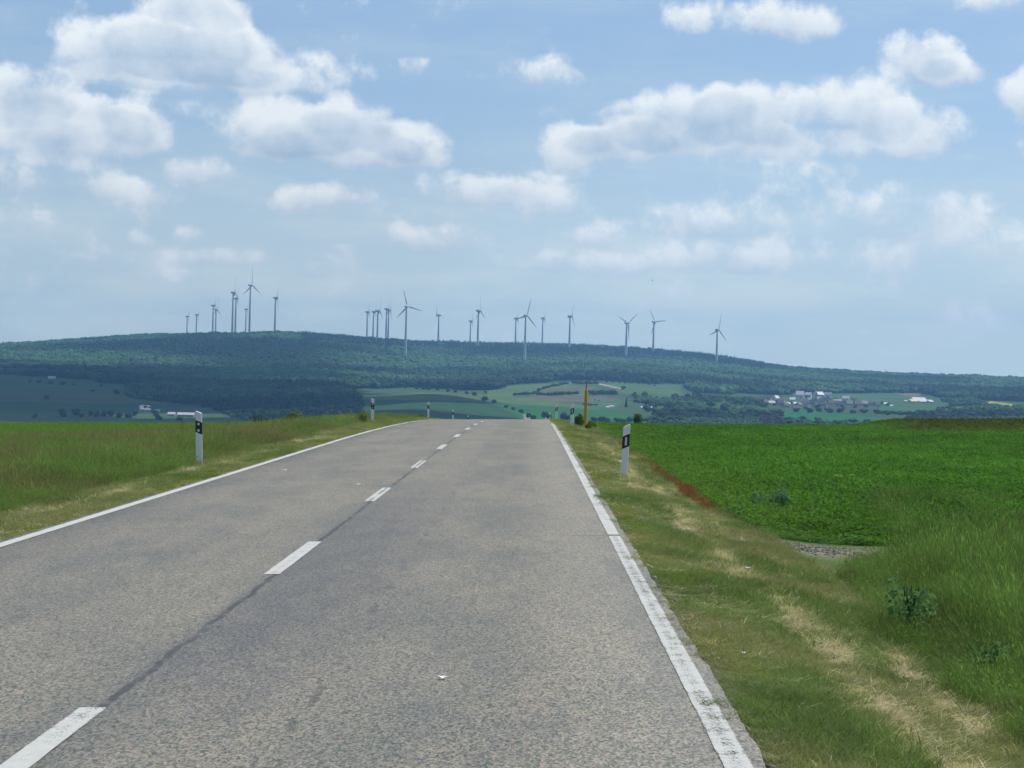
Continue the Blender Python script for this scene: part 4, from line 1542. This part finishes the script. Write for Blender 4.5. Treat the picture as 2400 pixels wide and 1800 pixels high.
bush(2.90, 18.6, .20, .45, .50, 300, .05, 'fresh2', 'dark leafy clump at the edge of the tall grass, right foreground', 17, 'plant', 'leafy_plant')
bush(2.98, 15.8, .16, .2, .30, 260, .04, 'fresh2', 'low leafy clump in front of tall grass, nearest the right edge', 18, 'plant', 'leafy_plant')
bush(-6.55, 98.0, .35, .4, .55, 700, .05, 'fresh', 'pale weeds around the second left marker post', 19, 'plant', 'weed_plant')
bush(-6.75, 153, .5, .4, .6, 500, .06, 'fresh', 'weeds at the foot of the third left marker post', 20, 'plant', 'weed_plant')
bush(-10.2, 106, .55, .5, .9, 900, .06, 'fresh', 'tall weeds at the crest of the left field, right clump', 24, 'plant', 'weed_plant')
bush(-11.6, 108, .5, .5, .75, 700, .06, 'mid', 'tall weeds at the crest of the left field, left clump', 25, 'plant', 'weed_plant')
for i, (bx, by, s_) in enumerate(((19.5, 104, .55), (22.3, 106, .75), (17.0, 112, .4))):
    bush(bx, by, s_, s_, s_ * 1.3, 800, .08, 'verge', ['dark weedy shrub in the tall weeds at the right field crest', 'rightmost weedy shrub at the right field crest', 'small weedy shrub, leftmost at the right field crest'][i], 30 + i)

# ------------------------------------------------------------------ grass, meadow and crop
short = [blades('verge_grass_%d' % i, 42, .09, .02, .085, .0036, 1.0, 300 + i) for i in range(4)]
strawk = [blades('verge_straw_%d' % i, 30, .10, .02, .07, .004, 2.2, 320 + i) for i in range(3)]
tallk = [blades('meadow_grass_%d' % i, 30, .13, .22, .55, .006, .45, 340 + i, .45) for i in range(4)]
cropk = [leafy('crop_plant_%d' % i, 120, .24, .30, .042, 360 + i) for i in range(4)]


def wedge_points(dens, x0, x1, y0, y1, margin=1.5, kl=.232, kr=.222):
    """uniform points inside the box that the camera (or one a step aside) can see"""
    n = int((x1 - x0) * (y1 - y0) * dens)
    x = x0 + (x1 - x0) * rng.random(n)
    y = y0 + (y1 - y0) * rng.random(n)
    k = (x > -kl * y - margin) & (x < kr * y + margin)
    return x[k], y[k]


def place(x, y, smin, smax, hs=None, tilt=.12):
    n = len(x)
    s = smin + (smax - smin) * rng.random(n)
    z = np.where((x > RX0) & (x < RX1), road_z(x, y), terrain(x, y)) - .004
    rot = np.stack([rng.normal(0, tilt, n), rng.normal(0, tilt, n), rng.random(n) * 6.28], -1)
    h = s if hs is None else s * hs
    return np.stack([x, y, z], -1), rot, np.stack([s, s, h], -1)


def near_grow(y):
    return 1 + .9 * sstep(y, 25, 110)


def verges():
    P = []
    for (x0, x1, y0, y1, dn) in ((.93, 3.0, 7, 36, 330), (.96, 3.0, 36, 70, 170), (.96, 3.0, 70, 160, 90), (-6.9, -5.05, 16, 60, 230), (-6.9, -5.05, 60, 165, 110)):
        P.append(wedge_points(dn, x0, x1, y0, y1))
    x = np.concatenate([p[0] for p in P]); y = np.concatenate([p[1] for p in P])
    e = np.where(x > 0, x - RX1, RX0 - x)                      # distance from the asphalt
    keep = rng.random(len(x)) < np.clip(.35 + e * 6 + (N2(x * 3, y * 1.3, 2) - .5) * 1.4, .0, 1)
    keep &= rng.random(len(x)) > .86 * track(x, y)
    x, y, e = x[keep], y[keep], e[keep]
    d_ = dry(x, y)
    straw = rng.random(len(x)) < .9 * d_ + .05 + .3 * sstep(N1(x * 1.1, y * .5 + 8, 3), .4, .7)
    v = N1(x * 2.2, y * 1.1, 3)
    hs = (.5 + .6 * sstep(N3(x * 1.8, y * .6, 2), .3, .7)) * np.clip(.45 + e * .9, .35, 1.15)
    hs = np.where(straw, hs * .9, hs)
    pts, rot, scl = place(x, y, .8, 1.25, hs)
    scl *= near_grow(y)[:, None]
    gcol = np.array([[.150, .215, .072]]) * (.6 + .75 * v)[:, None]
    moss = np.exp(-((e - .16) / .14) ** 2)[:, None] * sstep(N2(x, y * .4, 2), .35, .6)[:, None]
    gcol = gcol * (1 - moss) + np.array([[.185, .215, .035]]) * moss
    olive = sstep(N3(x * .8 + 5, y * .5, 2), .42, .68)[:, None] * .75
    gcol = gcol * (1 - olive) + np.array([[.270, .270, .130]]) * olive
    scol = np.array([[.52, .46, .31]]) * (.6 + .7 * rng.random(len(x)))[:, None]
    tint = np.where(straw[:, None], scol, gcol) * (.8 + .4 * rng.random(len(x)))[:, None]
    idx = np.where(straw, rng.integers(4, 7, len(x)), rng.integers(0, 4, len(x)))
    print('verge tufts', len(x))
    scatter('verge_grass', pts, rot, scl, idx, tint, [*rename(short, 'va'), *rename(strawk, 'vb')], 'short mown grass and dry straw on both road verges', 'grass')


def rename(objs, pre):
    for i, o in enumerate(objs):
        o.name = '%s_%02d' % (pre, i)
    return objs


verges()


def meadow():
    P = [wedge_points(70, -12, -6.4, 22, 50), wedge_points(34, -20, -6.5, 50, 90), wedge_points(18, -42, -6.6, 90, 170)]
    x = np.concatenate([p[0] for p in P]); y = np.concatenate([p[1] for p in P])
    far = sstep(y, 75, 100) * sstep(-x, 8, 12)
    edge = sstep(-x, 6.3, 7.6)
    hs = (.35 + .5 * edge) * (.7 + .6 * N1(x * .7, y * .4, 2)) * (1 - .35 * far)
    pts, rot, scl = place(x, y, .85, 1.3, hs)
    scl[:, :2] *= near_grow(y)[:, None]
    v = N2(x * .6, y * .35, 3)
    c1 = np.array([[.145, .222, .060]]) * (.6 + .8 * v)[:, None]
    red = (sstep(N3(x * .45 + 3, y * .22, 2), .42, .66) * .75)[:, None] * (1 - far)[:, None]
    c1 = c1 * (1 - red) + np.array([[.195, .165, .088]]) * red
    c1 = c1 * (1 - far[:, None]) + np.array([[.110, .215, .036]]) * far[:, None]
    tint = c1 * (.7 + .6 * rng.random(len(x)))[:, None]
    pale = rng.random(len(x)) < .05
    tint[pale] = np.array([.20, .18, .09])
    scatter('meadow_grass', pts, rot, scl, rng.integers(0, 4, len(x)), tint, rename(tallk, 'ta'), 'tall uncut meadow grass with brownish seed heads left of the road', 'grass')
    print('meadow tufts', len(x))


meadow()


def right_tall():
    tall2 = [blades('tall_grass_%d' % i, 76, .13, .20, .85, .0026, .20, 380 + i, .25) for i in range(4)]
    x, y = wedge_points(95, 2.6, 9.5, 8, 26.9, 2.6)
    xe = 2.72 + .75 * sstep(y, 18, 27) + (N1(y * .8, y * 0, 2) - .5) * .35
    k = x > xe
    x, y, xe = x[k], y[k], xe[k]
    x2, y2 = wedge_points(26, 3.9, 9.5, 30.4, 44, 1.2)
    k = rng.random(len(x2)) < sstep(x2 - 3.9 - (y2 - 30) * .12, 0, .8) * sstep(y2, 44, 38) * np.clip((N2(x2 * .8, y2 * .5, 2) - .3) * 3, 0, 1)
    x2, y2 = x2[k], y2[k]
    X, Y = np.concatenate([x, x2]), np.concatenate([y, y2])
    ramp = np.concatenate([.3 + .7 * sstep(x - xe, 0, 1.1), np.full(len(x2), .75)])
    pts, rot, scl = place(X, Y, .85, 1.25, ramp * (.44 + .5 * N3(X, Y * .5, 2)))
    v = N2(X * 1.3, Y * .8, 3)
    tint = np.array([[.125, .205, .056]]) * (.4 + 1.1 * v)[:, None] * (.55 + .9 * rng.random(len(X)))[:, None]
    pale = rng.random(len(X)) < .09
    tint[pale] = np.array([.16, .145, .075])
    scatter('tall_grass', pts, rot, scl, rng.integers(0, 4, len(X)), tint, rename(tall2, 'tb'), 'tall green grass at the right edge in the foreground', 'grass')
    print('tall', len(X))


right_tall()


def crop():
    P = [wedge_points(46, 2.8, 14, 30.9, 55), wedge_points(24, 2.8, 24, 55, 95), wedge_points(14, 2.8, 44, 95, 175)]
    x = np.concatenate([p[0] for p in P]); y = np.concatenate([p[1] for p in P])
    xe = 2.95 + (N1(y * .5, y * 0, 2) - .5) * .25
    far0 = 30.9 + (N3(x * 1.1, x * 0, 3) - .5) * 2.2
    k = (x > xe) & (y > far0)
    x, y, xe = x[k], y[k], xe[k]
    hs = (.55 + .45 * sstep(x - xe, 0, .9)) * (.8 + .4 * N1(x * .5, y * .3, 2))
    weeds = sstep(x - .115 * y, 2.2, 5) * sstep(y, 92, 102)       # uncut strip at the far right
    hs = hs * (1 + .9 * weeds) * (.25 + .75 * sstep(y + (N2(x * 2, y, 2) - .5) * 1.5, 30.8, 33.5))
    pts, rot, scl = place(x, y, .85, 1.25, hs)
    scl[:, :2] *= (1 + .5 * sstep(y, 40, 110))[:, None]
    v = N2(x * .7, y * .4, 3) * .6 + N3(x * .12, y * .06, 2) * .4
    tint = np.array([[.076, .190, .030]]) * (.5 + 1.0 * v)[:, None] * (.8 + .4 * rng.random(len(x)))[:, None]
    ed_ = (1 - sstep(x - xe, .1, 2.2))[:, None] * .5
    tint = tint * (1 - ed_) + np.array([[.110, .200, .036]]) * ed_
    tint = tint * (1 - weeds[:, None]) + np.array([[.080, .105, .038]]) * weeds[:, None]
    scatter('crop_plants', pts, rot, scl, rng.integers(0, 4, len(x)), tint, rename(cropk, 'cp'), 'low dense green crop filling the field right of the road', 'crop')
    print('crop', len(x))


crop()


def sorrel():
    """reddish strip of sorrel between verge and crop"""
    kinds = [blades('sorrel_%d' % i, 26, .08, .02, .07, .006, .45, 400 + i, .4) for i in range(3)]
    y = 34 + 52 * rng.random(2400)
    w = .035 + .03 * sstep(y, 50, 36)
    x = 2.72 + rng.normal(0, 1, len(y)) * w + (N1(y * .3, y * 0, 2) - .5) * .25 + .10 * sstep(y, 60, 85)
    gap = N2(y * .22 + 3, y * 0, 2)
    k = rng.random(len(y)) < sstep(gap, .28, .45) * sstep(y, 34, 37) * sstep(y, 87, 70)
    x, y = x[k], y[k]
    pts, rot, scl = place(x, y, .8, 1.2, None)
    tint = np.array([[.25, .085, .05]]) * (.6 + .7 * rng.random(len(x)))[:, None]
    gr = rng.random(len(x)) < .22
    tint[gr] = np.array([.07, .10, .03])
    scatter('sorrel', pts, rot, scl, rng.integers(0, 3, len(x)), tint, rename(kinds, 'so'), 'strip of rust-red sorrel between right verge and crop', 'plants')


sorrel()


def gravel():
    V, F = ICO1[0], ICO1[1]
    m, nb = new_mat('gravel_stone')
    tint = attr(nb, 'tint', 'INSTANCER').outputs['Color']
    finish(nb, principled(nb, tint, .85, .2))
    kinds = []
    v0, f0 = ico(1)
    for i in range(3):
        rg = np.random.default_rng(500 + i)
        me = mesh_np('stone', v0 * (.75 + .5 * rg.random((len(v0), 1))) * np.array([1, .8, .6]), f0)
        me.materials.append(m)
        kinds.append(bpy.data.objects.new('gs_%02d' % i, me))
    n = 9000
    x = 1.05 + 3.6 * rng.random(n); y = 27 + 3.8 * rng.random(n)
    k = rng.random(n) < track(x, y) * (.35 + .65 * sstep(x, 2.0, 2.7))
    x, y = x[k], y[k]
    n2 = 400
    xs = RX1 + .01 + np.abs(rng.normal(0, .05, n2)); ys = 8 + 50 * rng.random(n2) ** 1.5
    x, y = np.concatenate([x, xs]), np.concatenate([y, ys])
    s = .006 + .014 * rng.random(len(x)) ** 2
    pts = np.stack([x, y, terrain(x, y) + s * .2], -1)
    rot = rng.random((len(x), 3)) * 6
    tint = np.array([[.20, .185, .165]]) * (.5 + .9 * rng.random((len(x), 1)))
    scatter('gravel', pts, rot, np.stack([s] * 3, -1), rng.integers(0, 3, len(x)), tint, kinds, 'loose grey gravel on the farm track joining the road', 'gravel')


gravel()

# yellow flowers at the crop edge
def flowers():
    m = simple('petal', (.80, .55, .02), .6, .2)
    for i, (x, y, h) in enumerate(((5.02, 40.3, .52), (5.12, 40.6, .50), (5.25, 40.1, .54))):
        gz = float(terrain(x, y))
        t = empty('yellow_flower', (x, y, gz))
        tag(t, 'yellow flower at the crop edge, %s of a group of three' % ['leftmost', 'middle', 'rightmost'][i], 'flower', 'yellow flowers in the crop')
        V, F = lathe([(.005, -.02), (.003, h)], 5)
        link('stem', mesh_py('stem', V, F), MT['fresh'], t)
        V, F = [(0, 0, h + .01)], []
        for k in range(8):
            a = 2 * PI * k / 8
            V.append((.035 * math.cos(a), .035 * math.sin(a), h + .012 + .012 * (k % 2)))
        F = [(0, 1 + k, 1 + (k + 1) % 8) for k in range(8)]
        link('bloom', mesh_py('bloom', V, F), m, t)


flowers()

# ------------------------------------------------------------------ litter
M_PAPER = simple('paper', (.82, .83, .86), .7, .2, .05, 30)


def scrap(dx, dy, wpx, label, onroad, lift=.0):
    d = ray(dx, dy)
    lo, hi = 5.0, 90.0
    for _ in range(60):
        t = (lo + hi) / 2
        p = d * t
        g = float(road_z(p[0], p[1]) if onroad else terrain(p[0], p[1]) + lift)
        if p[2] + CAMZ > g:
            lo = t
        else:
            hi = t
    p = d * lo
    w = wpx * lo / FPX
    rg = np.random.default_rng(int(dx))
    n = 6
    V, F = [], []
    for i in range(n + 1):
        for j in range(n + 1):
            u, v = i / n - .5, j / n - .5
            V.append((u * w * (1 - .3 * abs(v)), v * w * 1.1 * (1 - .2 * abs(u)), .012 * w / .06 * abs(math.sin(5 * u + 3 * v)) + .25 * w * rg.random() * .5 + .3 * w * v * v))
    for i in range(n):
        for j in range(n):
            a = i * (n + 1) + j
            F.append((a, a + n + 1, a + n + 2, a + 1))
    z = float(road_z(p[0], p[1]) if onroad else terrain(p[0], p[1]) + lift)
    o = link('paper_scrap', mesh_py('paper_scrap', V, F), M_PAPER)
    o.location = (p[0], p[1], z + .005)
    o.rotation_euler.z = rg.random() * 3
    tag(o, label, 'litter', 'scraps of litter')


scrap(957, 1468, 19, 'small white paper scrap lying on the right lane in the foreground', True)
scrap(775, 1048, 8, 'tiny white scrap on the left lane, nearer of two', True)
scrap(615, 1017, 8, 'tiny white scrap on the left lane, by the left edge', True)
scrap(1616, 1229, 11, 'white paper scrap in the verge grass near the farm track', False, .05)
scrap(1340, 998, 7, 'white scrap in the grass left of the near right marker post', False, .08)
scrap(1607, 1413, 9, 'small pale scrap in the right verge grass beside the edge line', False, .04)


# ------------------------------------------------------------------ bird
def bird():
    d = ray(1409, 606)
    p = d * 330
    t = empty('bird', (p[0], p[1], p[2] + CAMZ), .6)
    tag(t, 'tiny dark bird flying in the sky above the right of the ridge', 'bird')
    m = simple('feathers', (.03, .028, .026), .8, .1)
    V, F = lathe([(.001, -.14), (.02, -.08), (.04, .0), (.032, .07), (.02, .11), (.001, .14)], 8, 'x')
    # wings joined to the same body
    b = len(V)
    for s in (-1, 1):
        k = len(V)
        V += [(.05, s * .03, .01), (-.05, s * .03, .01), (-.03, s * .14, .05), (.05, s * .14, .055), (-.06, s * .27, .03), (0, s * .25, .035)]
        F += [(k, k + 1, k + 2, k + 3), (k + 3, k + 2, k + 4, k + 5)]
    link('body', mesh_py('body', V, F), m, t)


bird()

# ------------------------------------------------------------------ cloud above the frame, shading the left of the valley
def cloud():
    h = 1250.0
    off = sun_dir * (h / sun_dir.z)
    mc, nbc = new_mat('cloud_white')
    d1 = nbc.new('ShaderNodeBsdfDiffuse'); d1.inputs[0].default_value = (.9, .92, .95, 1)
    d2 = nbc.new('ShaderNodeBsdfTranslucent'); d2.inputs[0].default_value = (.8, .83, .88, 1)
    mxc = nbc.new('ShaderNodeMixShader'); mxc.inputs[0].default_value = .5
    nbc.l.new(d1.outputs[0], mxc.inputs[1]); nbc.l.new(d2.outputs[0], mxc.inputs[2])
    finish(nbc, mxc.outputs[0])
    rg = np.random.default_rng(91)
    v0, f0 = ico(4)
    V, F, nv = [], [], 0
    for k in range(30):
        gy = rg.uniform(1900, 4100)
        gx = rg.uniform(-.255, -.075 if gy < 3000 else -.11) * gy
        R = rg.uniform(120, 230)
        n = 1 + .16 * (N1(v0[:, 0] * 3 + k, v0[:, 1] * 3 + v0[:, 2] * 2, 3) - .5) * 2
        v = v0 * n[:, None] * R * np.array([1, 1, .6])
        v[:, 2] = np.maximum(v[:, 2], -R * .12)
        V.append(v + np.array([gx + off.x, gy + off.y, h + rg.uniform(0, 60)]))
        F.append(f0 + nv); nv += len(v)
    o = link('cloud', mesh_np('cloud', np.concatenate(V), np.concatenate(F), True), mc)
    tag(o, 'cumulus cloud high overhead whose shadow darkens the left of the valley', 'cloud', kind='stuff')


cloud()

# ------------------------------------------------------------------ haze
mh, nb = new_mat('haze_air')
pv = nb.new('ShaderNodeVolumePrincipled')
pv.inputs['Color'].default_value = (.27, .60, 1.0, 1)
pv.inputs['Density'].default_value = 9.6e-5
pv.inputs['Anisotropy'].default_value = 0.1
oo = nb.new('ShaderNodeOutputMaterial')
nb.l.new(pv.outputs[0], oo.inputs['Volume'])
lo_z = float(np.min([float(terrain(x_, y_)) for x_ in np.linspace(-8800, 8800, 45) for y_ in np.linspace(-8800, 8800, 45)])) - 40
V, F = box(-9700, 9700, -9700, 9700, lo_z, 285)
hz = link('haze', mesh_py('haze', V, F), mh)
tag(hz, 'thin blue summer haze filling the valley air', 'haze', kind='stuff')
